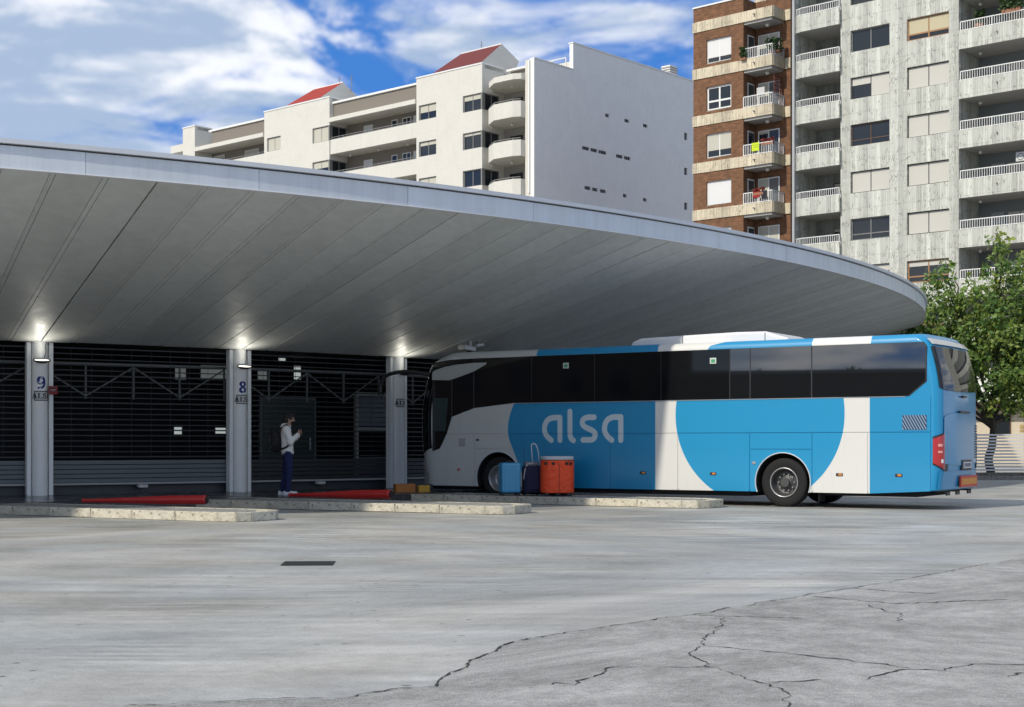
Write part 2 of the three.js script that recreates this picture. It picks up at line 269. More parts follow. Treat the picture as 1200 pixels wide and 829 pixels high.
for (let k = -1; k < 4; k++) {
  const a = A0 + DA * k, p = pol(33.0, a, 0.16), num = 9 - k;
  // the column's +z faces outwards along the radius, turned a little to the apron
  const c = thing('platform_column', ['white round column outside the left edge of the frame', 'white round platform column with the blue number nine', 'white round platform column with the blue number eight', 'white round platform column beside the nose of the bus', 'white round platform column hidden behind the bus'][k + 1], 'column', p, a * RAD, 'platform columns');
  mesh('shaft', new THREE.CylinderGeometry(0.165, 0.165, 3.36, 32).translate(0, 1.68, 0), paintW, c);
  for (const s of [-1, 1]) mesh('shutter_guide', rbox(s * 0.23 - 0.045, s * 0.23 + 0.045, 0, 3.26, -0.13, 0.05, 0.008), guideM, c);
  mesh('web_plate', box(-0.19, 0.19, 0, 3.2, -0.12, -0.05), guideM, c);
  if (num <= 9) {
    if (num > 7) mesh('bay_number', bend(text(String(num), 0.27, 0.004, font).translate(0, 2.40, 0.001), 0.165), blueLetter, c);
    const pl = mesh('name_plate', bend(new THREE.BoxGeometry(0.32, 0.18, 0.004, 16, 1, 1).translate(0.02, 2.12, 0.003), 0.165), plateW, c);
    mesh('plate_border', bend(merge([new THREE.BoxGeometry(0.34, 0.018, 0.008, 16).translate(0.02, 2.215, 0.004), new THREE.BoxGeometry(0.34, 0.018, 0.008, 16).translate(0.02, 2.025, 0.004), box(-0.15, -0.133, 2.033, 2.207, 0, 0.008), box(0.173, 0.19, 2.033, 2.207, 0, 0.008)]), 0.165), black, pl);
    mesh('plate_lettering', bend(text('ALSA', 0.115, 0.004, serif).translate(0.02, 2.12, 0.006), 0.165), black, pl);
    mesh('cable', tube([[0.06, 2.93, 0.16], [0.10, 3.05, 0.14], [0.09, 3.18, 0.15], [0.14, 3.3, 0.1]], 0.007, 16, 6), black, c);
  }
  if (num === 9) { const s = thing('small_red_sign', 'small red notice box fixed beside the number nine on its column', 'sign', pol(33.18, a + 0.42, 2.4), a * RAD - 0.25); mesh('box', rbox(-0.09, 0.09, -0.09, 0.09, -0.03, 0.03, 0.01), M(0.25, 0.015, 0.015, 0.5), s); mesh('panel', box(-0.065, 0.065, -0.03, 0.065, 0.028, 0.034), M(0.05, 0.008, 0.008, 0.4), s); mesh('text_line', box(-0.055, 0.055, 0.005, 0.02, 0.034, 0.037), M(0.5, 0.25, 0.22, 0.6), s); mesh('text_line', box(-0.055, 0.04, -0.018, -0.005, 0.034, 0.037), M(0.5, 0.25, 0.22, 0.6), s); }
  if (num >= 7 && num <= 9) { // uplight
    const l = thing('column_uplight', `black oval uplight glowing on the ${['', 'number nine column', 'number eight column', 'column beside the bus nose'][k + 1]}`, 'lamp', [p[0], 0.16 + 2.86, p[2]], c.rotation.y - 0.12, 'uplights on the columns');
    const bowl = new THREE.LatheGeometry([[0.02, -0.055], [0.10, -0.045], [0.16, -0.012], [0.175, 0.02], [0.165, 0.022], [0.15, 0]].map(([x, y]) => new THREE.Vector2(x, y)), 28).scale(1.05, 1, 0.55);
    const t = new THREE.Matrix4().makeRotationX(0.36).setPosition(0.02, 0, 0.27);
    mesh('bowl', bowl.applyMatrix4(t), black, l);
    mesh('bracket', bar([0.02, -0.02, 0.15], [0.02, -0.02, 0.22], 0.05), black, l);
    mesh('glowing_lens', new THREE.CylinderGeometry(0.15, 0.15, 0.006, 28).scale(1.05, 1, 0.55).applyMatrix4(new THREE.Matrix4().makeRotationX(0.36).setPosition(0.02, 0.004, 0.271)), lampGlow, l);
    const s = new THREE.SpotLight(rgb(1, 0.95, 0.82), 0.75, 8, 1.3, 1, 2); s.position.set(0.02, 0.03, 0.30); s.target.position.set(0.02, 1.2, 1.0); s.castShadow = true; s.shadow.radius = 4; l.add(s, s.target);
  }
}
// roller grilles between the columns
const rodM = M(0.03, 0.033, 0.036, 0.5, { metalness: 0.2 }), slatM = M(0.13, 0.155, 0.165, 0.5, { metalness: 0.2 }), trussM = M(0.17, 0.18, 0.17, 0.6);
const shutterWho = ['left of the column numbered nine', 'between the columns numbered nine and eight', 'behind the waiting person right of column eight', 'behind the front of the bus'];
for (let k = -1; k < 3; k++) {
  const a = pol(32.86, A0 + DA * k, 0), b = pol(32.86, A0 + DA * (k + 1), 0), L = Math.hypot(b[0] - a[0], b[2] - a[2]), turn = Math.atan2(-(b[2] - a[2]), b[0] - a[0]);
  const g = thing('roller_grille', `dark open roller grille ${shutterWho[k + 1]}`, 'shutter', [a[0], 0.16, a[2]], turn, 'roller grilles');
  const x0 = 0.26, x1 = L - 0.26;
  for (let i = 0; i < 21; i++) { const y = 0.80 + i * 0.118; mesh('slat', box(x0, x1, y, y + 0.022 + (i % 5 === 0 ? 0.008 : 0), -0.012, 0.012), rodM, g); }
  const solid = k === 2 ? 0 : 5;
  for (let i = 0; i < 5; i++) mesh('slat', rbox(x0, x1, 0.25 + i * 0.1, 0.25 + i * 0.1 + 0.092, -0.014, 0.014, 0.01, 1), i < solid && k !== 1 ? slatM : rodM, g);
  mesh('bottom_bar', rbox(x0, x1, 0.205, 0.248, -0.02, 0.02, 0.01, 1), M(0.4, 0.41, 0.41, 0.5), g);
  mesh('lock_box', rbox(L / 2 - 0.11, L / 2 + 0.11, 0.13, 0.2, 0.0, 0.15, 0.02), M(0.6, 0.6, 0.58, 0.5), g);
  const tie = []; for (let i = 1; i < 9; i++) tie.push(box(lerp(x0, x1, i / 9) - 0.004, lerp(x0, x1, i / 9) + 0.004, 0.8, 3.2, 0.012, 0.016));
  mesh('tie_chain', merge(tie), rodM, g);
  // steel lattice girder inside the hall
  const tr = thing('lattice_girder', `pale steel lattice girder seen through the grille ${shutterWho[k + 1]}`, 'girder', [a[0], 0.16, a[2]], turn, 'lattice girders inside the hall');
  const z = -0.5, n = 4, tx = (i) => lerp(0.1, L - 0.1, i / n);
  mesh('top_chord', box(0, L, 2.83, 2.90, z - 0.03, z + 0.03), trussM, tr);
  for (let i = 0; i < n; i++) mesh('diagonal', i % 2 ? bar([tx(i), 2.16, z], [tx(i + 1), 2.82, z], 0.03) : bar([tx(i), 2.82, z], [tx(i + 1), 2.16, z], 0.03), trussM, tr);
  for (let i = 0; i <= n; i++) mesh('vertical', box(tx(i) - 0.02, tx(i) + 0.02, 2.1, 2.83, z - 0.015, z + 0.015), trussM, tr);
}
// bright panels deep in the hall
const lit = new THREE.MeshStandardMaterial({ color: rgb(0.5), emissive: rgb(0.75, 0.85, 0.8), emissiveIntensity: 0.26 }), litDim = new THREE.MeshStandardMaterial({ color: rgb(0.4), emissive: rgb(0.7, 0.78, 0.72), emissiveIntensity: 0.06 });
{
  const at = (x, y, rho) => { const kx = (x - 600) / 1733; // a place in the hall on a sight line, at the given distance from the centre
    let Z = 30; for (let i = 0; i < 400; i++) { Z += 0.05; if (Math.hypot(kx * Z - CX, CZ - Z) < rho) break; } return [kx * Z, 1.27 + (520 - y) * Z / 1733, -Z]; };
  const list = [[208, 505, 0.2, 0.17, 'beside the grille lock'], [258, 505, 0.28, 0.14, 'near column eight'], [211, 437, 0.28, 0.32, 'high up left of column eight'], [250, 437, 0.7, 0.34, 'high up next to column eight'], [307, 439, 0.26, 0.26, 'just right of column eight'], [348, 437, 0.2, 0.34, 'high above the waiting person'], [330, 417, 0.2, 0.3, 'at the ceiling above the waiting person']];
  for (const [x, y, w, h, who] of list) { const p = at(x, y, 30.5), s = thing('lit_window', `small lit window panel inside the hall ${who}`, 'window', p, 38 * RAD, 'lit panels inside the hall'); mesh('glowing_pane', box(-w / 2, w / 2, -h / 2, h / 2, -0.01, 0.01), y > 470 || x > 320 ? lit : litDim, s); mesh('frame', merge([box(-w / 2 - 0.03, w / 2 + 0.03, h / 2, h / 2 + 0.03, -0.02, 0.02), box(-w / 2 - 0.03, w / 2 + 0.03, -h / 2 - 0.03, -h / 2, -0.02, 0.02), box(-w / 2 - 0.03, -w / 2, -h / 2, h / 2, -0.02, 0.02), box(w / 2, w / 2 + 0.03, -h / 2, h / 2, -0.02, 0.02)]), black, s); }
  // doorway unit right of the person
  const p = at(440, 470, 31.2), s = thing('service_counter', 'pale framed counter window inside the hall left of the bus', 'counter', [p[0], 0.16, p[2]], 45 * RAD);
  const f = M(0.3, 0.29, 0.25, 0.6); mesh('frame', merge([box(-0.7, 0.7, 2.35, 2.45, -0.04, 0.04), box(-0.7, -0.6, 0.2, 2.35, -0.04, 0.04), box(-0.6, 0.7, 1.45, 1.55, -0.04, 0.04)]), f, s); mesh('panel', box(-0.58, 0.7, 1.57, 2.33, -0.02, 0.02), M(0.03, 0.03, 0.035, 0.3), s); mesh('counter_front', box(-0.6, 0.9, 0.35, 0.75, -0.03, 0.03), M(0.12, 0.12, 0.11, 0.6), s);
  const d = at(337, 500, 31.6), dd = thing('glass_door', 'dim green glass door inside the hall behind the waiting person', 'door', [d[0], 0.16, d[2]], 40 * RAD);
  mesh('leaf', box(-0.75, 0.75, 0.05, 2.2, -0.02, 0.02), M(0.035, 0.05, 0.045, 0.3), dd); mesh('frame', merge([box(-0.8, -0.75, 0, 2.25, -0.04, 0.04), box(0.75, 0.8, 0, 2.25, -0.04, 0.04), box(-0.75, 0.75, 2.2, 2.25, -0.04, 0.04)]), M(0.1, 0.11, 0.11, 0.5), dd); mesh('handle', box(0.6, 0.64, 0.95, 1.25, 0.03, 0.06), M(0.4, 0.4, 0.4, 0.4), dd);
}
// island kerbs between the bays
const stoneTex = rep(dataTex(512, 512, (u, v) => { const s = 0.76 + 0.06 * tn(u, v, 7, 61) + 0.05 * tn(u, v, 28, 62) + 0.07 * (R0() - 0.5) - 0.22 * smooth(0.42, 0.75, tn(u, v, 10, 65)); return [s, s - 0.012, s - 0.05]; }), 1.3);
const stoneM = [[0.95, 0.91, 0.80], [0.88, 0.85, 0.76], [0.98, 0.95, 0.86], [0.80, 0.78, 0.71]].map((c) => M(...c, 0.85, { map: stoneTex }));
const islTex = rep(dataTex(512, 512, (u, v) => { const s = 0.55 + 0.05 * tn(u, v, 6, 71) + 0.04 * tn(u, v, 30, 72) + 0.08 * (R0() - 0.5); return [s, s - 0.005, s - 0.02]; }), 2);
const islM = M(1, 1, 1, 0.8, { map: islTex });
const stoneGeo = [0.94, 0.9, 0.98, 0.46, 0.22].map((L) => { const s = shapeOf([[0, 0], [L, 0], [L, 0.154], [0, 0.154]]); return ext(s, 0.14, 0.008); });
[[-4.07, 23.51, 29.4, 7.2], [0.23, 26.02, 27.5, 7.4], [3.99, 28.47, 33.2, 8.0], [-9.6, 20.6, 28, 7]].forEach(([ex, ez, deg, L], n) => {
  const th = deg * RAD, W = 1.3;
  // local x runs from the end back to the platform, local z points away from the camera side
  const g = new THREE.Group(); g.name = numbered('platform_island'); g.position.set(ex - Math.cos(th) * 0.36, 0, -(ez + Math.sin(th) * 0.36)); g.rotation.y = Math.PI - th; scene.add(g); struct(g);
  const top = shapeOf([[0.62, 0.15], [L, 0.15], [L, W - 0.15], [0.62, W - 0.15], [0.3, W * 0.62], [0.3, W * 0.4]]);
  const tg = new THREE.ExtrudeGeometry(top, { depth: 0.146, bevelEnabled: false }); tg.rotateX(Math.PI / 2).translate(0, 0.152, 0);
  mesh('paving', tg, islM, g);
  let x = 0.44, i = 0;
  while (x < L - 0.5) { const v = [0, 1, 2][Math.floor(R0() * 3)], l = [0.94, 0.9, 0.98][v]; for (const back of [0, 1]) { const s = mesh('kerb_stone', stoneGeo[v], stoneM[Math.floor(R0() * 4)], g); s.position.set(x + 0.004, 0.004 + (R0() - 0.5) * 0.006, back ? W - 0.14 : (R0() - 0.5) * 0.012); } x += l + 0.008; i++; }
  // tapered nose stones
  const noseP = [[0.44, 0], [0.14, 0.10], [0.0, 0.34], [0.0, W - 0.34], [0.14, W - 0.10], [0.44, W]];
  for (let q = 0; q < noseP.length - 1; q++) {
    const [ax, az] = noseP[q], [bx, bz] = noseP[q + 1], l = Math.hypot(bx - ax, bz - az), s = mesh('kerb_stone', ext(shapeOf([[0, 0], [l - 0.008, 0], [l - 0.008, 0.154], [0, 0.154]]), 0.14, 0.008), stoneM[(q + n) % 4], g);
    s.position.set(ax, 0.003, az); s.rotation.y = -Math.atan2(bz - az, bx - ax); s.translateZ(-0.14);
  }
});

// ---------- coach ----------
{
  const bus = thing('coach_bus', 'blue, white and silver alsa coach parked nose-in under the canopy', 'bus', [8.14, 0, -27.8], Math.PI - 32.7 * RAD);
  const L = 12.55, VH = 3.6, W = 2.55;
  // printed livery: canvas runs from the nose (left) to the tail (right)
  const cw = 2048, chh = 588, cv = document.createElement('canvas'); cv.width = cw; cv.height = chh;
  const c = cv.getContext('2d'), X = (u) => (L - u) / L * cw, Y = (v) => chh - v / VH * chh, S = cw / L;
  const BLUE = '#0c85b5', WHITE = '#d3d2cd', SILVER = '#c0c3c0';
  const poly = (pts, f) => { c.fillStyle = f; c.beginPath(); pts.forEach(([u, v], i) => i ? c.lineTo(X(u), Y(v)) : c.moveTo(X(u), Y(v))); c.closePath(); c.fill(); };
  c.fillStyle = BLUE; c.fillRect(0, 0, cw, chh);
  c.fillStyle = SILVER; c.beginPath(); c.moveTo(X(9.55), Y(2.5)); c.lineTo(X(9.61), Y(2.17)); c.quadraticCurveTo(X(9.90), Y(1.62), X(9.70), Y(1.26)); c.lineTo(X(9.45), Y(0.7)); c.lineTo(X(9.2), Y(0)); c.lineTo(0, chh); c.lineTo(0, 0); c.lineTo(X(9.03), 0); c.lineTo(X(9.03), Y(3.0)); c.closePath(); c.fill();
  poly([[6.09, 0], [6.09, 2.6], [4.5, 2.6], [3.5, 0]], WHITE);
  poly([[3.6, 0], [3.6, 2.6], [1.45, 2.6], [1.45, 0]], WHITE);
  c.fillStyle = BLUE; c.beginPath(); c.arc(X(3.785), Y(1.86), 1.83 * S, 0, TAU); c.fill();
  c.fillStyle = '#0e89b9'; c.beginPath(); c.arc(X(3.785), Y(1.86), 1.83 * S, 0, TAU); c.fill();
  poly([[9.03, 3.6], [9.03, 3.12], [6.04, 3.12], [6.04, 3.6]], BLUE);
  poly([[6.04, 3.6], [6.04, 3.12], [4.95, 3.12], [4.84, 3.28], [4.5, 3.36], [4.0, 3.6]], WHITE);
  poly([[4.95, 3.12], [4.84, 3.28], [4.5, 3.36], [4.0, 3.6], [2.63, 3.6], [2.63, 3.12]], BLUE);
  poly([[2.63, 3.6], [2.63, 3.12], [1.43, 3.12], [1.43, 3.6]], WHITE);
  poly([[1.43, 3.6], [1.43, 3.12], [0, 3.12], [0, 3.6]], BLUE);
  { // lettering: rounded strokes
    c.strokeStyle = '#c3d0d6'; c.lineWidth = 0.125 * S; c.lineCap = 'round'; c.lineJoin = 'round';
    const U = (px) => 9.21 - px / 1200 * 2.56, V = (py) => lerp(2.02, 1.29, (py - 100) / 390);
    const P = (fn) => { c.beginPath(); fn((x, y) => c.moveTo(X(U(x)), Y(V(y))), (x, y) => c.lineTo(X(U(x)), Y(V(y))), (a, b, d, e) => c.quadraticCurveTo(X(U(a)), Y(V(b)), X(U(d)), Y(V(e)))); c.stroke(); };
    for (const o of [0, 708]) P((m, l, q) => { m(368 + o, 462); l(368 + o, 198); l(300 + o, 198); q(182 + o, 205, 182 + o, 340); q(182 + o, 400, 265 + o, 462); });
    P((m, l, q) => { m(487, 128); l(487, 390); q(487, 440, 528, 465); });
    P((m, l, q) => { m(770, 198); l(705, 198); q(632, 205, 632, 262); q(632, 300, 705, 330); q(785, 360, 782, 400); q(780, 460, 715, 460); l(640, 460); });
  }
  { // faint dried streaks of rain
    const r = rng(77);
    for (let i = 0; i < 160; i++) { const u = r() * L, v = 0.5 + r() * 1.6, h = 0.1 + r() * 0.4; c.strokeStyle = `rgba(110,110,105,${0.04 + r() * 0.07})`; c.lineWidth = 1 + r() * 1.6; c.lineCap = 'round'; c.beginPath(); c.moveTo(X(u), Y(v)); c.lineTo(X(u) + (r() - 0.5) * 4, Y(v - h)); c.stroke(); }
  }
  const livery = new THREE.CanvasTexture(cv); livery.colorSpace = THREE.SRGBColorSpace; livery.magFilter = THREE.LinearFilter;
  const waves = rep(dataTex(256, 256, (u, v) => 0.5 + 0.35 * tn(u, v, 3, 81) + 0.12 * tn(u, v, 8, 82), false), 0.22, 0.6);
  const paint = new THREE.MeshPhysicalMaterial({ map: livery, bumpMap: waves, bumpScale: 0.002, roughness: 0.42, clearcoat: 0.55, clearcoatRoughness: 0.1 });
  const glass = new THREE.MeshPhysicalMaterial({ color: rgb(0.006, 0.007, 0.008), roughness: 0.03, ior: 1.5 });
  const glassMirror = new THREE.MeshPhysicalMaterial({ color: rgb(0.006, 0.007, 0.008), roughness: 0.02, ior: 2.33 });
  const rubber = M(0.005, 0.005, 0.0055, 0.8), trim = M(0.02, 0.02, 0.022, 0.45), under = M(0.012, 0.012, 0.013, 0.95), chrome = M(0.6, 0.6, 0.6, 0.25, { metalness: 0.9 });
  const planar = (g) => { const p = g.attributes.position, uv = new Float32Array(p.count * 2); for (let i = 0; i < p.count; i++) { uv[2 * i] = (L - p.getX(i)) / L; uv[2 * i + 1] = p.getY(i) / VH; } g.setAttribute('uv', new THREE.BufferAttribute(uv, 2)); return g; };

  // body shell: plan outlines stacked in height
  const prof = (v) => {
    const rise = v > 3.2 ? 0.16 * (1 - Math.sqrt(Math.max(0, 1 - ((v - 3.2) / 0.165) ** 2))) : 0;
    const uf = v < 1.9 ? lerp(12.46, 12.55, smooth(0.3, 1.6, v)) : v < 3.05 ? lerp(12.55, 12.30, ((v - 1.9) / 1.15) ** 1.6) : lerp(12.30, 11.75, smooth(3.05, 3.42, v));
    const ur = v < 2.25 ? lerp(0.05, 0, smooth(0.3, 0.9, v)) : v < 3.1 ? 0.16 * ((v - 2.25) / 0.85) ** 1.5 : 0.16 + 0.2 * smooth(3.1, 3.4, v);
    return { in: 0.012 + rise, uf, ur };
  };
  function outline(v, off = 0) { // points round the plan, starting at the near side's rear end; returns [u, w] lists by section
    const { in: i0, uf, ur } = prof(v), w0 = i0 - off, w1 = W - i0 + off, u0 = ur - off, u1 = uf + off, rr = 0.2, rf = 0.5, out = { rear: [], front: [], near: [], far: [] };
    const bowR = 0.07, bowF = 0.16, n = 10;
    const rearU = (w) => u0 + bowR * (((w - W / 2) / (W / 2)) ** 2), frontU = (w) => u1 - bowF * (((w - W / 2) / (W / 2)) ** 2);
    const ring = [];
    // near side from rear to front
    for (let k = 0; k <= 20; k++) ring.push([lerp(u0 + bowR + rr, u1 - bowF - rf, k / 20), w0]);
    for (let k = 1; k < n; k++) { const a = k / n * Math.PI / 2; ring.push([u1 - bowF - rf + rf * Math.sin(a), w0 + rf * (1 - Math.cos(a))]); }
    for (let k = 0; k <= 12; k++) { const w = lerp(w0 + rf, w1 - rf, k / 12); ring.push([u1 - bowF + (frontU(w) - frontU(w0 + rf)), w]); }
    for (let k = n - 1; k > 0; k--) { const a = k / n * Math.PI / 2; ring.push([u1 - bowF - rf + rf * Math.sin(a), w1 - rf * (1 - Math.cos(a))]); }
    for (let k = 20; k >= 0; k--) ring.push([lerp(u0 + bowR + rr, u1 - bowF - rf, k / 20), w1]);
    for (let k = 1; k < n; k++) { const a = k / n * Math.PI / 2; ring.push([u0 + bowR + rr - rr * Math.sin(a), w1 - rr * (1 - Math.cos(a))]); }
    for (let k = 0; k <= 12; k++) { const w = lerp(w1 - rr, w0 + rr, k / 12); ring.push([u0 + bowR + (rearU(w) - rearU(w0 + rr)), w]); }
    for (let k = n - 1; k > 0; k--) { const a = k / n * Math.PI / 2; ring.push([u0 + bowR + rr - rr * Math.sin(a), w0 + rr * (1 - Math.cos(a))]); }
    return ring;
  }
  const levels = [0.3, 0.34, 0.5, 0.75, 1.0, 1.25, 1.48, 1.8, 2.1, 2.3, 2.5, 2.7, 2.9, 3.05, 3.15, 3.2, 3.24, 3.28, 3.31, 3.335, 3.35, 3.36];
  const rings = levels.map((v) => outline(v).map(([u, w]) => [u, v < 0.45 && u < 1.3 ? v + 0.08 * (1 - u / 1.3) * (0.45 - v) / 0.15 : v, w]));
  const nR = rings[0].length, pos = [], idx = [];
  rings.forEach((r) => r.forEach((q) => pos.push(...q)));
  for (let j = 0; j < rings.length - 1; j++) for (let i = 0; i < nR; i++) { const a = j * nR + i, b = j * nR + (i + 1) % nR; idx.push(a, a + nR, b, b, a + nR, b + nR); }
  const cap = (j, y, flip) => { const ci = pos.length / 3; pos.push(6.2, y, W / 2); for (let i = 0; i < nR; i++) { const a = j * nR + i, b = j * nR + (i + 1) % nR; flip ? idx.push(a, b, ci) : idx.push(b, a, ci); } };
  cap(rings.length - 1, 3.41, false); cap(0, 0.3, true);
  let shell = new THREE.BufferGeometry(); shell.setAttribute('position', new THREE.Float32BufferAttribute(pos, 3)); shell.setIndex(idx); planar(shell); shell.computeVertexNormals();
  // make sure faces point outwards
  { shell.computeBoundingBox(); const p = shell.attributes.position, ii = shell.index; let vol = 0; const a = new THREE.Vector3(), b = new THREE.Vector3(), d = new THREE.Vector3(); for (let i = 0; i < ii.count; i += 3) { a.fromBufferAttribute(p, ii.getX(i)); b.fromBufferAttribute(p, ii.getX(i + 1)); d.fromBufferAttribute(p, ii.getX(i + 2)); vol += a.dot(b.cross(d)); } if (vol < 0) { const arr = ii.array; for (let i = 0; i < arr.length; i += 3) { const t = arr[i]; arr[i] = arr[i + 1]; arr[i + 1] = t; } shell.computeVertexNormals(); } }
  const WH = [[3.24, 0.49], [10.04, 0.49]];
  const ev = new Evaluator(); ev.useGroups = true; ev.attributes = ['position', 'normal', 'uv'];
  let A = new Brush(shell, paint); A.updateMatrixWorld();
  for (const [u, v] of WH) for (const s of [0, 1]) { const B = new Brush(new THREE.CylinderGeometry(0.585, 0.585, 0.8, 36).rotateX(Math.PI / 2).translate(u, v + 0.02, s ? W - 0.3 : 0.3), under); B.updateMatrixWorld(); A = ev.evaluate(A, B, SUBTRACTION); }
  const body = mesh('body_shell', A.geometry, A.material, bus);

  const pt = (u, v) => [u, v];
  const panel = (name, pts, depth = 0.014, m = paint, z = -0.002, label) => { const g = ext(shapeOf(pts), depth, 0.003); planar(g); g.translate(0, 0, z); const o = mesh(name, g, m, bus); if (label) o.userData.label = label; return o; };
  const rect = (u0, u1, v0, v1) => [pt(u0, v0), pt(u1, v0), pt(u1, v1), pt(u0, v1)];
  const G = 0.010;
  const arch = (cu, u0, u1) => { const r = 0.575, cvv = 0.50, pts = [pt(u0, 0.30)], h = Math.sqrt(r * r - (cvv - 0.3) ** 2); const a0 = Math.atan2(0.3 - cvv, -h), n = 28; const aS = Math.PI - (a0 < 0 ? a0 + TAU : a0); for (let i = 0; i <= n; i++) { const a = lerp(Math.PI + Math.asin((cvv - 0.3) / r), -Math.asin((cvv - 0.3) / r), i / n); pts.push(pt(cu + r * Math.cos(a), cvv + r * Math.sin(a))); } pts.push(pt(u1, 0.30), pt(u1, 1.15), pt(u0, 1.15)); return pts; };
  const rearLow = (u) => 0.30 + 0.08 * Math.max(0, 1 - u / 1.3);
  panel('luggage_hatch', [pt(0.27, rearLow(0.27)), pt(1.49 - G, 0.3), pt(1.49 - G, 1.475), pt(0.27, 1.475)]);
  panel('luggage_hatch', rect(1.49 + G, 2.62 - G, 0.3, 1.475));
  panel('wheel_fender', arch(3.24, 2.62 + G, 3.95 - G)); panel('side_flap', rect(2.62 + G, 3.95 - G, 1.16, 1.475));
  panel('luggage_hatch', rect(3.95 + G, 5.56 - G, 0.3, 1.475)); panel('luggage_hatch', rect(5.56 + G, 7.17 - G, 0.3, 1.475)); panel('luggage_hatch', rect(7.17 + G, 9.36 - G, 0.3, 1.475));
  panel('wheel_fender', arch(10.04, 9.36 + G, 10.69 - G)); panel('side_flap', rect(9.36 + G, 10.69 - G, 1.16, 1.475));
  panel('side_flap', rect(10.69 + G, 11.48 - G, 0.3, 1.475));
  panel('front_side_panel', [pt(11.48 + G, 0.3), pt(11.84, 0.3), pt(11.84, 1.06), pt(11.64, 1.13), pt(11.48 + G, 1.44)]);
  panel('upper_side_panel', [pt(0.27, 1.49), pt(9.36, 1.49), pt(11.44, 1.49), pt(11.42, 1.56), pt(11.30, 1.86), pt(10.98, 1.99), pt(10.69, 2.05), pt(10.2, 2.11), pt(9.62, 2.145), pt(0.72, 2.155), pt(0.27, 2.155)]);
  panel('belt_moulding', [pt(0.75, 2.158), pt(9.6, 2.158), pt(9.6, 2.172), pt(0.75, 2.172)], 0.02, M(0.3, 0.32, 0.34, 0.4), -0.008);
  // glazing
  panel('window_backing', [pt(0.68, 2.175), pt(9.62, 2.175), pt(10.69, 2.075), pt(11.32, 1.885), pt(11.46, 1.5), pt(11.66, 1.15), pt(11.84, 1.1), pt(11.84, 3.13), pt(11.38, 3.19), pt(9, 3.205), pt(0.4, 3.2), pt(0.34, 3.12), pt(0.34, 2.45)], 0.010, trim, 0.004);
  const pane = (pts, m = glass) => panel('side_window', pts, 0.010, m, -0.004);
  pane([pt(0.70, 2.18), pt(2.62, 2.18), pt(2.62, 3.195), pt(0.42, 3.195), pt(0.36, 3.13), pt(0.36, 2.46)], glassMirror);
  let pu = 2.64; for (const u of [3.93, 4.38, 5.95, 7.55, 9.15]) { pane(rect(pu, u, 2.18, 3.2), u < 4.5 ? glassMirror : glass); pu = u + (u < 4.5 ? 0.02 : 0.004); }
  pane([pt(pu, 2.18), pt(9.62, 2.178), pt(10.69, 2.078), pt(10.69, 3.2), pt(pu, 3.2)]);
  pane([pt(10.71, 2.075), pt(11.30, 1.885), pt(11.30, 3.19), pt(10.71, 3.2)]);
  const drv = panel('driver_window', [pt(11.32, 1.88), pt(11.46, 1.5), pt(11.66, 1.15), pt(11.86, 1.09), pt(11.86, 3.12), pt(11.32, 3.185)], 0.010, glass, -0.004);
  panel('silver_swoosh', [pt(11.86, 2.74), pt(11.86, 2.9), pt(11.79, 2.96), pt(11.5, 3.03), pt(11.17, 3.075), pt(10.7, 3.10), pt(10.35, 3.10), pt(10.36, 3.06), pt(10.69, 2.91), pt(11.1, 2.79), pt(11.38, 2.72)], 0.012, PM(0.40, 0.42, 0.41, 0.35, { clearcoat: 0.6 }), -0.018);
  panel('door_window', [pt(11.50, 1.55), pt(11.83, 1.55), pt(11.83, 2.32), pt(11.42, 2.32)], 0.006, new THREE.MeshPhysicalMaterial({ color: rgb(0.03, 0.055, 0.055), roughness: 0.06 }), -0.008);
  // patches that follow the shell
  const cum = (ring) => ring;
  function patch(name, i0, i1, vb, vt, m, off = 0.008, nv = 8, parent = bus) { // ring indices i0..i1 (may wrap), heights as functions of the fraction along
    const rows = [], back = [], n = i1 - i0;
    for (let j = 0; j <= nv; j++) { const row = []; for (let i = 0; i <= n; i++) { const f = i / n, v = lerp(vb(f), vt(f), j / nv), r = outline(v, off), q = r[(i0 + i + r.length) % r.length]; row.push([q[0], v, q[1]]); } rows.push(row); }
    const g = quadStrip(rows); planar(g); return mesh(name, g, m, parent);
  }
  const iF = 20, iF2 = 21 + 9 + 13 + 9;      // front section from the near corner to the far corner
  patch('windscreen', iF, iF2, (f) => lerp(1.16, 1.05, smooth(0, 0.15, f)) + 0.10 * smooth(0.85, 1, f), () => 3.12, glass, 0.012, 14);
  patch('front_bumper', iF + 2, iF2 - 2, () => 0.32, () => 0.62, PM(0.33, 0.34, 0.34, 0.4, { clearcoat: 0.5 }), 0.02, 4);
  const iR = 21 + 9 + 13 + 9 + 21;           // rear section starts after the far side
  const rearN = 9 + 13 + 9;
  const end = nR;                            // wraps to the near side's rear end
  patch('rear_window', iR + 6, end - 5, (f) => lerp(2.33, 2.27, Math.sin(f * Math.PI)) , (f) => 3.12, glass, 0.010, 8);
  patch('rear_spoiler', iR + 6, end - 6, () => 3.16, () => 3.27, PM(0.5, 0.5, 0.48, 0.4, { clearcoat: 0.5 }), 0.03, 2);
  patch('engine_hatch', iR + 9, end - 9, (f) => 0.84 + 0.1 * Math.abs(f - 0.5), (f) => 1.86 - 0.12 * Math.pow(Math.abs(2 * f - 1), 3), paint, 0.014, 10);
  patch('rear_bumper', iR + 5, end - 5, () => 0.40, () => 0.74, paint, 0.018, 3);
  const red = PM(0.42, 0.012, 0.012, 0.15, { clearcoat: 1 });
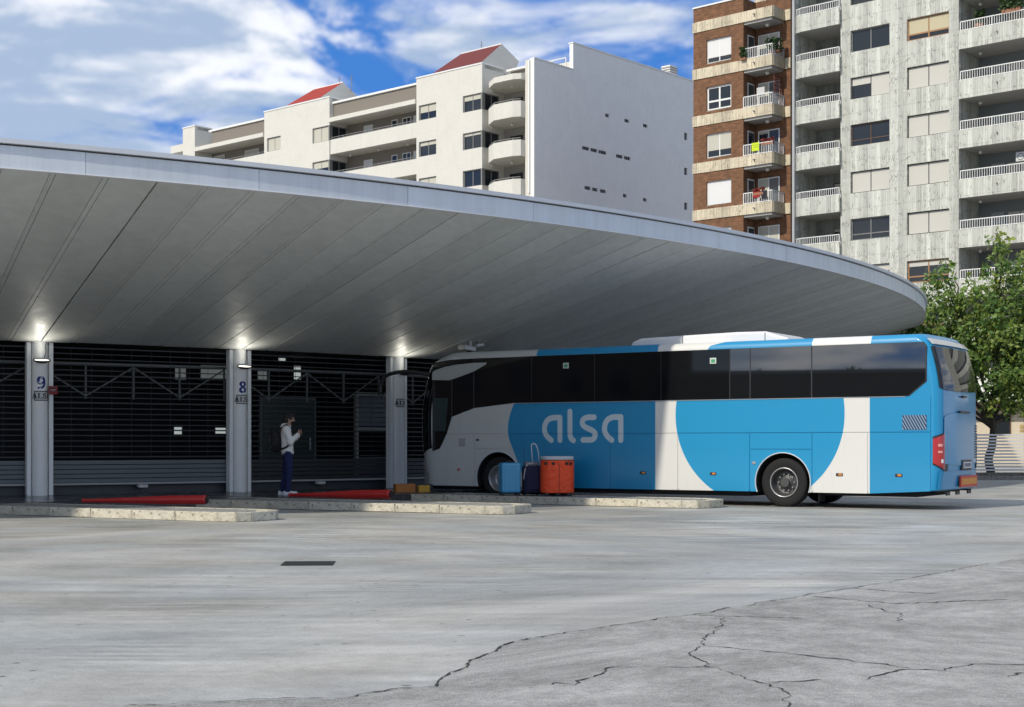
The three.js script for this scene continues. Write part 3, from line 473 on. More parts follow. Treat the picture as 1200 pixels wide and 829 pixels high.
  for (const near of [1, 0]) {
    const a = near ? end - 10 : iR - 2, b = near ? end - 1 : iR + 8;
    const t = patch('tail_light', a, b, near ? (f) => lerp(0.76, 0.90, f) : (f) => lerp(0.90, 0.76, f), near ? (f) => lerp(1.46, 1.36, f) : (f) => lerp(1.36, 1.46, f), red, 0.016, 8);
    patch('light_bezel', a - 1, b + (near ? 0 : 1), near ? (f) => lerp(0.73, 0.87, f) : (f) => lerp(0.87, 0.73, f), near ? (f) => lerp(1.49, 1.40, f) : (f) => lerp(1.40, 1.49, f), trim, 0.009, 8, t);
    patch('lens_segment', near ? a + 3 : a + 3, near ? b - 3 : b - 3, () => 1.21, () => 1.26, PM(0.8, 0.35, 0.3, 0.1), 0.020, 1, t);
    patch('lens_segment', near ? a + 3 : a + 3, near ? b - 3 : b - 3, () => 1.09, () => 1.13, PM(0.8, 0.35, 0.3, 0.1), 0.020, 1, t);
    patch('reversing_lens', near ? a + 2 : a + 5, near ? b - 5 : b - 2, () => 0.90, () => 0.97, PM(0.8, 0.8, 0.78, 0.1), 0.020, 1, t);
  }
  // number plate, reflective board, vents and handle on the tail
  mesh('number_plate', box(-0.024, -0.008, 0.79, 0.91, 1.20, 1.72), M(0.6, 0.6, 0.6, 0.5), bus);
  { const g = mesh('plate_recess', rbox(-0.008, 0.03, 0.75, 0.95, 1.13, 1.79, 0.01), trim, bus); const r = rng(5); const bits = []; for (let i = 0; i < 7; i++) bits.push(box(-0.027, -0.024, 0.815, 0.885, 1.24 + i * 0.064, 1.24 + i * 0.064 + 0.035)); mesh('plate_lettering', merge(bits), M(0.03, 0.03, 0.08, 0.6), g); }
  { const b = mesh('reflective_board', box(-0.02, 0.01, 0.42, 0.64, 1.0, 2.15), M(0.55, 0.05, 0.03, 0.5), bus); mesh('yellow_field', box(-0.024, -0.020, 0.47, 0.59, 1.06, 2.09), M(0.62, 0.25, 0.02, 0.5), b); }
  const ventM = M(0.01, 0.02, 0.05, 0.6);
  for (let i = 0; i < 13; i++) patch('vent_slat', iR + 7, iR + 10, () => 0.98 + i * 0.052, () => 0.98 + i * 0.052 + 0.03, ventM, 0.020, 1);
  mesh('hatch_handle', rbox(-0.03, 0.02, 2.16, 2.20, 1.14, 1.40, 0.01), trim, bus);
  mesh('hatch_grip', rbox(-0.03, 0.02, 1.86, 1.90, 0.95, 1.6, 0.01), trim, bus);
  for (const w of [0.55, 1.2, 2.0]) mesh('tow_hook', merge([box(0.12, 0.35, 0.33, 0.36, w, w + 0.03), box(0.12, 0.15, 0.27, 0.33, w, w + 0.22), box(0.12, 0.35, 0.33, 0.36, w + 0.19, w + 0.22)]), trim, bus);
  // side fittings
  const amber = PM(0.6, 0.2, 0.02, 0.2, { clearcoat: 1 });
  for (const [u, v] of [[0.88, 0.66], [2.06, 0.66], [4.76, 0.65], [6.38, 0.65]]) { const m = mesh('marker_lamp', rbox(u - 0.07, u + 0.07, v - 0.03, v + 0.03, -0.014, 0.004, 0.008), trim, bus); mesh('amber_lens', rbox(u - 0.055, u + 0.02, v - 0.02, v + 0.02, -0.02, -0.008, 0.006), amber, m); }
  mesh('marker_lamp', rbox(11.08, 11.16, 0.65, 0.70, -0.014, 0.004, 0.008), red, bus);
  mesh('hatch_latch', rbox(3.82, 3.90, 0.85, 0.9, -0.012, 0.004, 0.006), chrome, bus);
  mesh('flap_handle', rbox(10.56, 10.64, 1.33, 1.37, -0.012, 0.004, 0.006), trim, bus);
  mesh('filler_flap', ext(shapeOf(rect(10.93, 11.12, 1.2, 1.39)), 0.008, 0.002).translate(0, 0, -0.007), PM(0.36, 0.37, 0.37, 0.35, { clearcoat: 0.6 }), bus);
  { const v = mesh('side_vent', box(0.34, 0.81, 1.53, 1.81, -0.006, 0.0), M(0.02, 0.05, 0.12, 0.6), bus); const sl = []; for (let i = -3; i < 10; i++) { const a = [0.34 + i * 0.055, 1.53], b = [a[0] + 0.16, 1.81]; const cl = (p, q) => { let [x0, y0] = p, [x1, y1] = q; const t = (x) => (x - x0) / (x1 - x0); let s0 = 0, s1 = 1; if (x0 < 0.345) s0 = t(0.345); if (x1 > 0.805) s1 = t(0.805); return s1 > s0 ? [[lerp(x0, x1, s0), lerp(y0, y1, s0)], [lerp(x0, x1, s1), lerp(y0, y1, s1)]] : null; }; const k = cl(a, b); if (k) sl.push(bar([k[0][0], k[0][1], -0.011], [k[1][0], k[1][1], -0.011], 0.02, 0.011)); } stuff(mesh('vent_bars', merge(sl), M(0.30, 0.42, 0.5, 0.5), v)); }
  for (const u of [8.27, 4.76]) { const s = mesh('window_sticker', box(u - 0.07, u + 0.07, 2.91, 3.03, -0.008, -0.0055), M(0.55, 0.6, 0.55, 0.6), bus); mesh('green_mark', box(u - 0.045, u + 0.045, 2.93, 3.0, -0.0095, -0.008), M(0.05, 0.3, 0.14, 0.6), s); }
  // arch trims
  for (const [u] of WH) { const pts = []; for (let i = 0; i <= 24; i++) { const a = lerp(Math.PI + 0.36, -0.36, i / 24); pts.push([u + 0.585 * Math.cos(a), 0.50 + 0.585 * Math.sin(a), -0.004]); } mesh('arch_trim', tube(pts, 0.013, 48, 6), PM(0.5, 0.55, 0.58, 0.4), bus); }
  // wheels
  const tyreG = new THREE.LatheGeometry([[0.30, -0.13], [0.36, -0.145], [0.44, -0.145], [0.478, -0.125], [0.49, -0.10], [0.49, 0.10], [0.478, 0.125], [0.44, 0.145], [0.30, 0.13]].map(([x, y]) => new THREE.Vector2(x, y)), 48).rotateX(Math.PI / 2);
  const rimG = new THREE.LatheGeometry([[0.005, -0.02], [0.10, -0.03], [0.11, 0.0], [0.17, 0.02], [0.23, 0.03], [0.255, -0.06], [0.265, -0.115], [0.295, -0.14], [0.305, -0.13], [0.30, 0.1]].map(([x, y]) => new THREE.Vector2(x, y)), 48).rotateX(Math.PI / 2);
  const rimLipG = new THREE.TorusGeometry(0.288, 0.014, 8, 48).translate(0, 0, -0.138);
  const rimM = M(0.42, 0.42, 0.42, 0.35, { metalness: 0.7 }), dkRim = M(0.09, 0.09, 0.09, 0.5, { metalness: 0.6 });
  for (const [u, v] of WH) for (const far of [0, 1]) {
    const w = sub('wheel', bus); w.position.set(u, v, far ? W - 0.20 : 0.20); if (far) w.rotation.y = Math.PI;
    mesh('tyre', tyreG, rubber, w); mesh('rim', rimG, u > 5 ? rimM : dkRim, w); mesh('rim_lip', rimLipG, rimM, w);
    mesh('hub_cap', new THREE.CylinderGeometry(0.075, 0.09, 0.09, 20).rotateX(Math.PI / 2).translate(0, 0, -0.05), u > 5 ? rimM : dkRim, w);
    const nuts = []; for (let i = 0; i < 10; i++) nuts.push(new THREE.CylinderGeometry(0.016, 0.016, 0.04, 6).rotateX(Math.PI / 2).translate(0.165 * Math.cos(i * TAU / 10), 0.165 * Math.sin(i * TAU / 10), 0.0)); mesh('wheel_nuts', merge(nuts), rimM, w);
  }
  mesh('chassis', merge([box(0.6, 2.5, 0.24, 0.5, 0.25, 2.3), box(4.0, 9.3, 0.2, 0.5, 0.12, 2.43), box(10.8, 12.0, 0.22, 0.5, 0.2, 2.35), bar([3.24, 0.45, 0.2], [3.24, 0.45, 2.35], 0.12), bar([10.04, 0.45, 0.2], [10.04, 0.45, 2.35], 0.12)]), under, bus);
  mesh('mud_flap', box(2.50, 2.515, 0.12, 0.5, 0.06, 0.4), rubber, bus);
  // roof unit
  { const s = shapeOf([[3.22, 3.33], [6.86, 3.33], [6.82, 3.44], [6.62, 3.52], [4.4, 3.565], [3.75, 3.555], [3.5, 3.47], [3.28, 3.41]]); const a = mesh('air_conditioner', ext(s, 1.95, 0.05).translate(0, 0, 0.3), PM(0.72, 0.72, 0.72, 0.45, { clearcoat: 0.3 }), bus); mesh('cover_seam', box(3.74, 3.752, 3.36, 3.53, 0.292, 0.30), trim, a); mesh('cover_seam', box(5.6, 5.612, 3.36, 3.53, 0.292, 0.30), trim, a); }
  mesh('roof_hatch', rbox(8.2, 9.2, 3.37, 3.42, 0.8, 1.7, 0.02), M(0.4, 0.4, 0.4, 0.6), bus);
  // mirror arms
  { const a = mesh('mirror_arm', tube([[11.95, 2.86, 0.02], [12.3, 2.93, -0.10], [12.75, 2.93, -0.18], [13.08, 2.84, -0.20], [13.2, 2.66, -0.2]], 0.045, 30, 10), trim, bus); mesh('mirror_head', rbox(13.14, 13.25, 2.44, 2.68, -0.28, -0.12, 0.04, 3), trim, a); mesh('mirror_glass', box(13.128, 13.141, 2.47, 2.65, -0.26, -0.14), M(0.5, 0.52, 0.55, 0.05, { metalness: 1 }), a);
    const b = mesh('mirror_arm', tube([[11.95, 2.86, W - 0.02], [12.4, 2.93, W + 0.10], [12.8, 2.85, W + 0.15], [12.9, 2.6, W + 0.15]], 0.04, 24, 8), trim, bus); mesh('mirror_head', rbox(12.82, 12.98, 2.1, 2.6, W + 0.04, W + 0.3, 0.05, 3), trim, b); }
  patch('headlight', iF + 4, iF + 11, () => 0.66, (f) => 0.82 + 0.05 * f, PM(0.6, 0.62, 0.65, 0.08, { clearcoat: 1 }), 0.022, 3);
  patch('headlight', iF2 - 11, iF2 - 4, () => 0.66, (f) => 0.87 - 0.05 * f, PM(0.6, 0.62, 0.65, 0.08, { clearcoat: 1 }), 0.022, 3);
}

// ---------- buildings ----------
const FA = 41.6 * RAD;                      // street fronts run at this angle; local x goes left along the front, z into the building
const FT = Math.PI - FA;
function wallWith(parent, name, outline, holes, depth, z, m) {
  const s = shapeOf(outline); for (const [a, b, c, d] of holes) { const h = new THREE.Path(); h.moveTo(a, c); h.lineTo(b, c); h.lineTo(b, d); h.lineTo(a, d); h.closePath(); s.holes.push(h); }
  return mesh(name, new THREE.ExtrudeGeometry(s, { depth, bevelEnabled: false }).translate(0, 0, z), m, parent);
}
const R4 = rng(404);
const plasterTex = rep(dataTex(512, 512, (u, v) => { const s = 0.955 + 0.008 * tn(u, v, 5, 91) + 0.012 * tn(u, v, 30, 92) + 0.02 * (R4() - 0.5) - 0.012 * smooth(0.3, 0.9, noise3(Math.cos(u * TAU) * 3, Math.sin(u * TAU) * 3, v * 2)); return [s, s - 0.003, s - 0.015]; }), 9);
const plaster = M(0.69, 0.675, 0.625, 0.9, { map: plasterTex }), plasterPale = M(0.86, 0.855, 0.84, 0.9, { map: plasterTex });  // second plaster is paler: lightened to offset the shade on the side wall
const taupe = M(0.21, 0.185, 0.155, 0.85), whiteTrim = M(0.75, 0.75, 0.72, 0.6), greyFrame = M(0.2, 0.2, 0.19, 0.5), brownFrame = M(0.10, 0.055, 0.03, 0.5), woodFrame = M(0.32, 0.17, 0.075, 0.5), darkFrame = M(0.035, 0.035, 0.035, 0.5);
const pane4 = new THREE.MeshPhysicalMaterial({ color: rgb(0.02, 0.025, 0.03), roughness: 0.05, ior: 1.55 });
const curtain = M(0.34, 0.35, 0.35, 0.6), blindTex = rep(dataTex(64, 256, (u, v, i, j) => (j % 16 < 3 ? 0.80 : 0.93) + 0.02 * (R4() - 0.5)), 1, 0.9);
const blinds = { grey: M(0.66, 0.64, 0.57, 0.75, { map: blindTex }), cream: M(0.62, 0.55, 0.36, 0.75, { map: blindTex }), white: M(0.85, 0.85, 0.83, 0.7, { map: blindTex }), beige: M(0.62, 0.60, 0.50, 0.75, { map: blindTex }) };
// a window set in an opening: frame, panes and roller blinds as parts. sash: list of blind fractions (0 open .. 1 closed)
function win(parent, x0, x1, y0, y1, z, frame, sash, blind, o = {}) {
  const w = sub(o.name ?? 'window', parent), n = sash.length, fw = o.fw ?? 0.07, d = 0.06;
  const bars = [box(x0, x1, y1 - fw, y1, z, z + d), box(x0, x1, y0, y0 + fw, z, z + d), box(x0, x0 + fw, y0 + fw, y1 - fw, z, z + d), box(x1 - fw, x1, y0 + fw, y1 - fw, z, z + d)];
  for (let i = 1; i < n; i++) { const x = lerp(x0, x1, i / n); bars.push(box(x - fw / 2, x + fw / 2, y0 + fw, y1 - fw, z, z + d)); }
  if (o.transom) bars.push(box(x0 + fw, x1 - fw, y0 + o.transom, y0 + o.transom + fw, z + 0.002, z + d - 0.002));
  mesh('frame', merge(bars), frame, w);
  for (let i = 0; i < n; i++) {
    const a = lerp(x0, x1, i / n) + (i ? fw / 2 : fw), b = lerp(x0, x1, (i + 1) / n) - (i < n - 1 ? fw / 2 : fw), f = sash[i];
    if (f < 0.97) mesh('pane', box(a, b, y0 + fw, y1 - fw, z + 0.03, z + 0.042), pane4, w);
    if (f > 0) mesh('roller_blind', box(a, b, lerp(y1 - fw, y0 + fw, f), y1 - fw, z + 0.006, z + 0.026), blinds[blind], w);
    if (o.curtain) mesh('curtain', box(lerp(a, b, 0.08), lerp(a, b, 0.45 + 0.3 * R4()), y0 + fw, y1 - fw, z + 0.0435, z + 0.05), curtain, w);
  }
  if (o.sill) mesh('sill', box(x0 - 0.05, x1 + 0.05, y0 - 0.06, y0, z - 0.12, z + d), o.sill, w);
  return w;
}
function railing(parent, pts, y0, y1, m, step = 0.12, post = 1.15, bw = 0.05) {
  const r = sub('railing', parent), bal = [];
  for (let i = 0; i < pts.length - 1; i++) {
    const [ax, az] = pts[i], [bx, bz] = pts[i + 1], L = Math.hypot(bx - ax, bz - az);
    mesh('top_rail', bar([ax, y1, az], [bx, y1, bz], bw), m, r); mesh('bottom_rail', bar([ax, y0 + 0.05, az], [bx, y0 + 0.05, bz], bw * 0.8), m, r);
    const np = Math.max(1, Math.round(L / post)); for (let k = 0; k <= np; k++) { const t = k / np; mesh('post', box(lerp(ax, bx, t) - bw / 2, lerp(ax, bx, t) + bw / 2, y0, y1, lerp(az, bz, t) - bw / 2, lerp(az, bz, t) + bw / 2), m, r); }
    if (step) { const nb = Math.round(L / step); for (let k = 1; k < nb; k++) { const t = k / nb, x = lerp(ax, bx, t), z = lerp(az, bz, t); bal.push(box(x - 0.014, x + 0.014, y0 + 0.05, y1, z - 0.014, z + 0.014)); } }
  }
  if (bal.length) stuff(mesh('balusters', merge(bal), m, r));
  return r;
}
// extruded plan polygon (x, z) between heights, in a building's own axes
function plan(pts, y0, y1) { const g = new THREE.ExtrudeGeometry(shapeOf(pts.map(([x, z]) => [x, z])), { depth: y1 - y0, bevelEnabled: false }); g.applyMatrix4(new THREE.Matrix4().set(1, 0, 0, 0, 0, 0, -1, y1, 0, 1, 0, 0, 0, 0, 0, 1)); return g; }

{ // white apartment block, upper left
  const b = thing('white_apartment_block', 'white stepped apartment block with balconies, red roofs and blank side wall', 'building', [1.65, 0, -110.2], FT);
  const F = 2.92, TOP = 30.5;
  // side wall
  const slits = [];
  { const s = (z0, z1, y0, y1) => slits.push([z0, z1, y0, y1]);
    const row = (y, a) => a.forEach(([p, q]) => s(p, q, y, y + 0.28));
    // small side-wall openings by storey (distance along the wall, height)
    row(27.05, [[8.6, 9.1], [11.1, 11.7], [13.6, 14.2]]);
    row(24.05, [[5.7, 6.6], [6.75, 7.6], [7.75, 8.75], [10.0, 10.9], [11.05, 11.9]]);
    row(21.0, [[6.0, 6.75], [6.95, 7.65], [7.95, 8.7], [10.9, 11.4], [13.6, 14.1]]);
    for (const y of [26.9, 23.95, 21.0]) s(19.4, 19.85, y, y + 0.62);
  }
  const side = shapeOf([[0, 0], [24, 0], [24, 32.06], [4.6, 32.06], [4.6, 30], [0, 30]]);
  for (const [a, c, y0, y1] of slits) { const h = new THREE.Path(); h.moveTo(a, y0); h.lineTo(c, y0); h.lineTo(c, y1); h.lineTo(a, y1); h.closePath(); side.holes.push(h); }
  const sg = new THREE.ExtrudeGeometry(side, { depth: 0.36, bevelEnabled: false }); sg.applyMatrix4(new THREE.Matrix4().set(0, 0, -1, 0.36, 0, 1, 0, 0, 1, 0, 0, 0, 0, 0, 0, 1));
  mesh('side_wall', sg, plasterPale, b);
  mesh('wall_coping', merge([box(-0.05, 0.45, 32.06, 32.14, 4.55, 24), box(-0.05, 0.45, 30, 30.08, 0, 4.55)]), whiteTrim, b);
  for (const [a, c, y0, y1] of slits) { const w = sub('window', b); mesh('pane', box(0.14, 0.17, y0, y1, a, c), pane4, w); const n = c - a > 0.7 ? 3 : 2; for (let i = 1; i < n; i++) mesh('mullion', box(0.08, 0.14, y0, y1, lerp(a, c, i / n) - 0.03, lerp(a, c, i / n) + 0.03), greyFrame, w); }
  mesh('core_wall', merge([box(0.37, 43.6, 0, 29.4, 3.2, 22), box(0.37, 43.6, 0, 17, 0.4, 3.1)]), plaster, b);
  mesh('return_wall', box(0.37, 0.9, 0, 30, 0.02, 3.1), plaster, b);
  // projecting blocks
  const block = (t0, t1, top, cornerRight, leftWins, o = {}) => {
    const holes = [], hs = [], D = o.depth ?? 2.5;
    for (let k = 0; k < 4; k++) { const yt = 28.3 - F * k; if (cornerRight) holes.push([t0 + 0.12, t0 + cornerRight, yt - 1.3, yt]); for (const [a, c] of leftWins) holes.push([a, c, yt - 1.2, yt]); }
    wallWith(b, 'front_wall', [[t0, 0], [t1, 0], [t1, top], [t0, top]], holes, 0.3, 0, plaster);
    // right-hand flank with the corner windows
    const fs = shapeOf([[0.3, 0], [D, 0], [D, top], [0.3, top]]); if (cornerRight) for (let k = 0; k < 4; k++) { const yt = 28.3 - F * k, h = new THREE.Path(); h.moveTo(0.32, yt - 1.3); h.lineTo(2.0, yt - 1.3); h.lineTo(2.0, yt); h.lineTo(0.32, yt); h.closePath(); fs.holes.push(h); }
    const fg = new THREE.ExtrudeGeometry(fs, { depth: 0.25, bevelEnabled: false }); fg.applyMatrix4(new THREE.Matrix4().set(0, 0, -1, t0 + 0.25, 0, 1, 0, 0, 1, 0, 0, 0, 0, 0, 0, 1)); mesh('flank_wall', fg, plaster, b);
    mesh('block_fill', merge([box(t0 + 0.3, t1, 0, top - 0.3, 0.9, 3.1), box(t1 - 0.25, t1, 0, top, 0.31, 3.1)]), plaster, b);
    mesh('coping', box(t0 - 0.04, t1 + 0.04, top, top + 0.1, -0.05, D), whiteTrim, b);
    mesh('parapet_roof', box(t0, t1, top - 0.3, top - 0.02, 0.3, 3.1), plaster, b);
    for (let k = 0; k < 4; k++) {
      const yt = 28.3 - F * k, st = o.states?.[k] ?? [0.3, 0.3];
      if (cornerRight) {
        win(b, t0 + 0.12, t0 + cornerRight, yt - 1.3, yt, 0.14, greyFrame, st, 'beige', { curtain: true });
        const w = sub('window', b); mesh('pane', box(t0 + 0.12, t0 + 0.14, yt - 1.25, yt - 0.05, 0.36, 1.96), pane4, w); mesh('frame', merge([box(t0 + 0.06, t0 + 0.15, yt - 0.07, yt, 0.32, 2), box(t0 + 0.06, t0 + 0.15, yt - 1.3, yt - 1.23, 0.32, 2), box(t0 + 0.06, t0 + 0.15, yt - 1.23, yt - 0.07, 0.32, 0.4), box(t0 + 0.06, t0 + 0.15, yt - 1.23, yt - 0.07, 1.1, 1.18), box(t0 + 0.06, t0 + 0.15, yt - 1.23, yt - 0.07, 1.92, 2)]), greyFrame, w);
        mesh('corner_post', box(t0 - 0.005, t0 + 0.13, yt - 1.3, yt, -0.005, 0.31), greyFrame, b);
      }
      leftWins.forEach(([a, c], i) => win(b, a, c, yt - 1.2, yt, 0.14, greyFrame, o.left?.[k] ?? [0.4, 0.4], 'beige', { curtain: true }));
    }
  };
  block(5.28, 12.45, TOP, 2.05, [[10.23, 12.18]], { states: [[0.3, 0.3], [0.15, 0.15], [0, 0], [0.3, 0]], left: [[0.5, 0.5], [0.25, 0.25], [0.7, 0.7], [0.3, 0.3]] });
  block(22.92, 31.62, 30.65, 2.2, [[29.36, 31.24]], { depth: 2.0, states: [[1, 1], [0.45, 0.45], [0, 0], [0, 0]], left: [[1, 1], [1, 1], [0.5, 0.5], [1, 1]] });
  block(41.79, 43.66, 30.9, 0, [], { depth: 2.0 });
  win(b, 39.9, 41.5, 27.4, 28.3, 1.95, whiteTrim, [0.35], 'grey');
  // recess with polygonal balconies at the corner
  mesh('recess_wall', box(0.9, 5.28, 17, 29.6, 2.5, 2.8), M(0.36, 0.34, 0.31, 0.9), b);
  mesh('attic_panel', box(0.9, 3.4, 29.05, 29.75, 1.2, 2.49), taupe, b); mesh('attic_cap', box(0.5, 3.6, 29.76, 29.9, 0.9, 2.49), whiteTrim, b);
  const bal1 = [[0.92, 2.45], [0.92, -0.45], [1.5, -0.75], [3.4, -0.75], [4.7, 0.1], [5.2, 1.2], [5.2, 2.45]];
  mesh('balcony_roof', plan(bal1.map(([x, z]) => [x, z + 0.05]), 28.55, 28.98), plaster, b);
  for (let k = 0; k < 4; k++) {
    const y = 25.72 - F * k, bl = sub('balcony', b);
    mesh('floor_slab', plan(bal1.map(([x, z]) => [clamp(x, 1.07, 5.0), z < 2 ? z + 0.16 : z]), y + 0.03, y + 0.18), plaster, bl);
    for (let i = 1; i < 5; i++) { const [ax, az] = bal1[i], [bx, bz] = bal1[i + 1], L = Math.hypot(bx - ax, bz - az), g = box(0, L, y, y + 1.2, 0, 0.14); g.applyMatrix4(new THREE.Matrix4().makeRotationY(-Math.atan2(bz - az, bx - ax)).setPosition(ax, 0, az)); mesh('parapet', g, plaster, bl); }
    mesh('parapet', box(0.92, 1.06, y, y + 1.2, -0.44, 2.4), plaster, bl);
    mesh('hand_rail', merge([bar([0.99, y + 1.34, -0.4], [1.55, y + 1.34, -0.66], 0.05), bar([1.55, y + 1.34, -0.66], [3.4, y + 1.34, -0.66], 0.05), bar([3.4, y + 1.34, -0.66], [4.62, y + 1.34, 0.16], 0.05), bar([4.62, y + 1.34, 0.16], [5.1, y + 1.34, 1.2], 0.05), box(1.5, 1.55, y + 1.2, y + 1.34, -0.69, -0.64), box(3.38, 3.43, y + 1.2, y + 1.34, -0.69, -0.64), box(4.58, 4.63, y + 1.2, y + 1.34, 0.12, 0.17)]), greyFrame, bl);
    win(b, 1.3, 2.7, y + 0.3, y + 2.3, 2.43, whiteTrim, [0.15, 0.15], 'white', { name: 'balcony_door', curtain: true });
    mesh('glass_door', box(3.3, 4.6, y + 0.2, y + 2.35, 2.44, 2.49), pane4, bl);
    mesh('ceiling_lamp', new THREE.SphereGeometry(0.12, 12, 8).translate(3, y + F - 0.1, 0.9), whiteTrim, bl);
  }
  // long balconies in the two recesses
  for (const [t0, t1, seed] of [[12.45, 22.92, 0], [31.62, 41.79, 1]]) {
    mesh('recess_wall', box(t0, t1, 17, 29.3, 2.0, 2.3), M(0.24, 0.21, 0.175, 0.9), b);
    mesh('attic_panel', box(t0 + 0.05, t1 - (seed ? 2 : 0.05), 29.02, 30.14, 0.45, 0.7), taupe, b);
    mesh('attic_cap', box(t0 + 0.02, t1 - (seed ? 1.7 : 0.02), 30.14, 30.3, 0.3, 2.4), whiteTrim, b);
    mesh('balcony_roof', box(t0 + 0.02, t1 - 0.02, 28.5, 28.86, -0.15, 0.1), plaster, b); mesh('eave_soffit', box(t0 + 0.02, t1 - 0.02, 28.55, 28.84, 0.101, 2.2), plaster, b);
    mesh('eave_soffit', box(t0 + 0.03, t1 - 0.03, 28.86, 29.02, 0.5, 2.2), plaster, b);
    for (let k = 0; k < 4; k++) {
      const y = 25.8 - F * k, bl = sub('balcony', b), t1b = t1 - 0.05;
      mesh('floor_slab', box(t0 + 0.02, t1b, y + 0.03, y + 0.2, 0.201, 2.0), plaster, bl);
      mesh('parapet', box(t0 + 0.02, t1b, y, y + 1.22, 0.05, 0.2), plaster, bl);
      railing(b, [[t0 + 0.1, 0.12], [t1b - 0.1, 0.12]], y + 1.22, y + 1.42, greyFrame, 0, 1.5, 0.045);
      const doors = seed ? [[3.2, 5.2, [1]], [0.3, 1.9, [0.25, 0.25]]] : [[1.0, 2.3, [0.5, 0.5]], [2.6, 3.6, [0, 0]], [4.2, 4.9, [0]], [7.2, 8.3, [0.5]]];
      for (const [a, c, s] of doors) win(b, t0 + a, t0 + c, y + 0.6, y + 2.4, 1.93, whiteTrim, s.map((f) => f ? clamp(f + (R4() - 0.5) * 0.3) : 0), seed ? 'beige' : 'white', { name: 'balcony_door', curtain: true });
      for (let i = 0; i < 3; i++) mesh('ceiling_lamp', new THREE.SphereGeometry(0.1, 10, 8).translate(lerp(t0, t1, (i + 0.6) / 3), y + F - 0.1, 1.1), whiteTrim, bl);
    }
  }
  // roof volumes
  const tileTex = rep(dataTex(256, 256, (u, v, i, j) => { const s = (i % 16 < 4 ? 0.72 : 0.95) * (j % 32 < 4 ? 0.85 : 1) + 0.08 * (R4() - 0.5); return [s, s * 0.97, s * 0.95]; }), 3);
  const redTile = (c) => M(...c, 0.8, { map: tileTex });
  const roof = (t0, t1, r0, r1, y0, col, who) => {
    const yr = 32.55, d = 2.5, rf = sub('pitched_roof', b);
    const q = quadStrip([[[t0, y0, -0.02], [t1, y0, -0.02]], [[r0, yr, d], [r1, yr, d]]]); { const uv = q.attributes.uv, p = q.attributes.position; for (let i = 0; i < p.count; i++) uv.setXY(i, p.getX(i), p.getZ(i) * 1.3); }
    mesh('tile_slope', q, redTile(col), rf).userData.label = who;
    mesh('gable_wall', mergeGeometries([quadStrip([[[t0, y0, 0], [r0, yr, d]], [[t0, y0 - 0.4, 3.6], [t0, y0 + 0.9, 4.4]]]), quadStrip([[[t0, y0 - 0.4, 0.05], [t0, y0, 0.02]], [[t0, y0 - 0.4, 3.6], [t0, y0 - 0.38, 3.6]]])]), plaster, rf);
    mesh('back_slope', quadStrip([[[r0, yr, d], [r1, yr, d]], [[t0, y0 + 0.9, 4.4], [t1, y0 + 0.6, 4.6]]]), plaster, rf);
    mesh('ridge_cap', bar([r0, yr + 0.01, d], [r1, yr + 0.01, d], 0.08), whiteTrim, rf);
  };
  roof(5.35, 10.63, 5.5, 9.85, 30.62, [0.19, 0.035, 0.03], 'dark red tiled slope');
  roof(24.2, 28.6, 24.0, 27.8, 30.78, [0.42, 0.04, 0.02], 'bright red tiled slope');
  mesh('penthouse', merge([box(12.6, 20.5, 29.4, 31.35, 4.2, 9), box(30.5, 38.8, 29.4, 31.2, 4.2, 9), box(0.37, 4.9, 29.4, 31.0, 5.5, 9)]), plaster, b);
  mesh('penthouse_coping', merge([box(12.5, 20.6, 31.35, 31.47, 4.1, 9.1), box(30.4, 38.9, 31.2, 31.32, 4.1, 9.1)]), whiteTrim, b);
  railing(b, [[0.8, 4.7], [3.6, 4.7]], 30.1, 31.1, whiteTrim, 0, 1.4, 0.06);
  railing(b, [[37.5, 3.5], [39.3, 3.5]], 30.3, 31.1, greyFrame, 0, 1.8, 0.05);
  { const c = mesh('chimney', box(0.6, 1.5, 31.9, 33.1, 18.2, 19.2), plasterPale, b); const l = []; for (let i = 0; i < 4; i++) l.push(box(0.55, 1.55, 32.3 + i * 0.2, 32.38 + i * 0.2, 18.15, 19.25)); mesh('chimney_louvres', merge(l), M(0.3, 0.28, 0.26, 0.8), c); }
  for (const [t, z, y] of [[8.6, 3.5, 32], [25.6, 3.5, 32], [24.0, 3.5, 31.9]]) mesh('aerial', merge([box(t - 0.02, t + 0.02, y, y + 1.5, z - 0.02, z + 0.02), box(t - 0.25, t + 0.25, y + 1.2, y + 1.22, z - 0.015, z + 0.015)]), greyFrame, b);
  mesh('far_balcony', merge([box(43.67, 46, 28.9, 29.6, 0.3, 2.5), box(43.67, 45.4, 20, 28.9, 1.6, 3)]), plaster, b);
  mesh('rain_pipe', merge([box(0.40, 0.52, 20, 29.9, -0.1, 0.01)]), whiteTrim, b);
}

const slabConcrete = M(0.42, 0.41, 0.39, 0.9);
const BO = [25.1, 0, -89.6];
const grimeTex = (seed, base, amp, jx, tint, vs) => rep(dataTex(1024, 1024, (u, v, i, j) => {
  const streak = noise3(Math.cos(u * TAU) * 9 + seed, Math.sin(u * TAU) * 9, v * vs) * 0.6 + noise3(Math.cos(u * TAU) * 26 + seed, Math.sin(u * TAU) * 26, v * vs * 1.6) * 0.4;
  const sl = Math.floor(u * jx), fr = u * jx - sl, sv = (Math.sin(sl * 127.1 + seed * 3.7) * 43758.5) % 1;
  const vein = Math.abs(noise3(u * 34 + sl * 3.1, v * 9 + u * 12 + sl, seed)); 
  let s = base + amp * streak + 0.075 * (sv - 0.2) - 0.26 * smooth(0.2, 0, vein) * smooth(-0.5, 0.5, tn(u, v, 9, seed + 5)) + 0.025 * (R4() - 0.5); if (fr < 0.05) s -= 0.14; if ((v * 6) % 1 < 0.02) s -= 0.12;
  return [s * tint[0], s * tint[1], s * tint[2]];
}), 6);
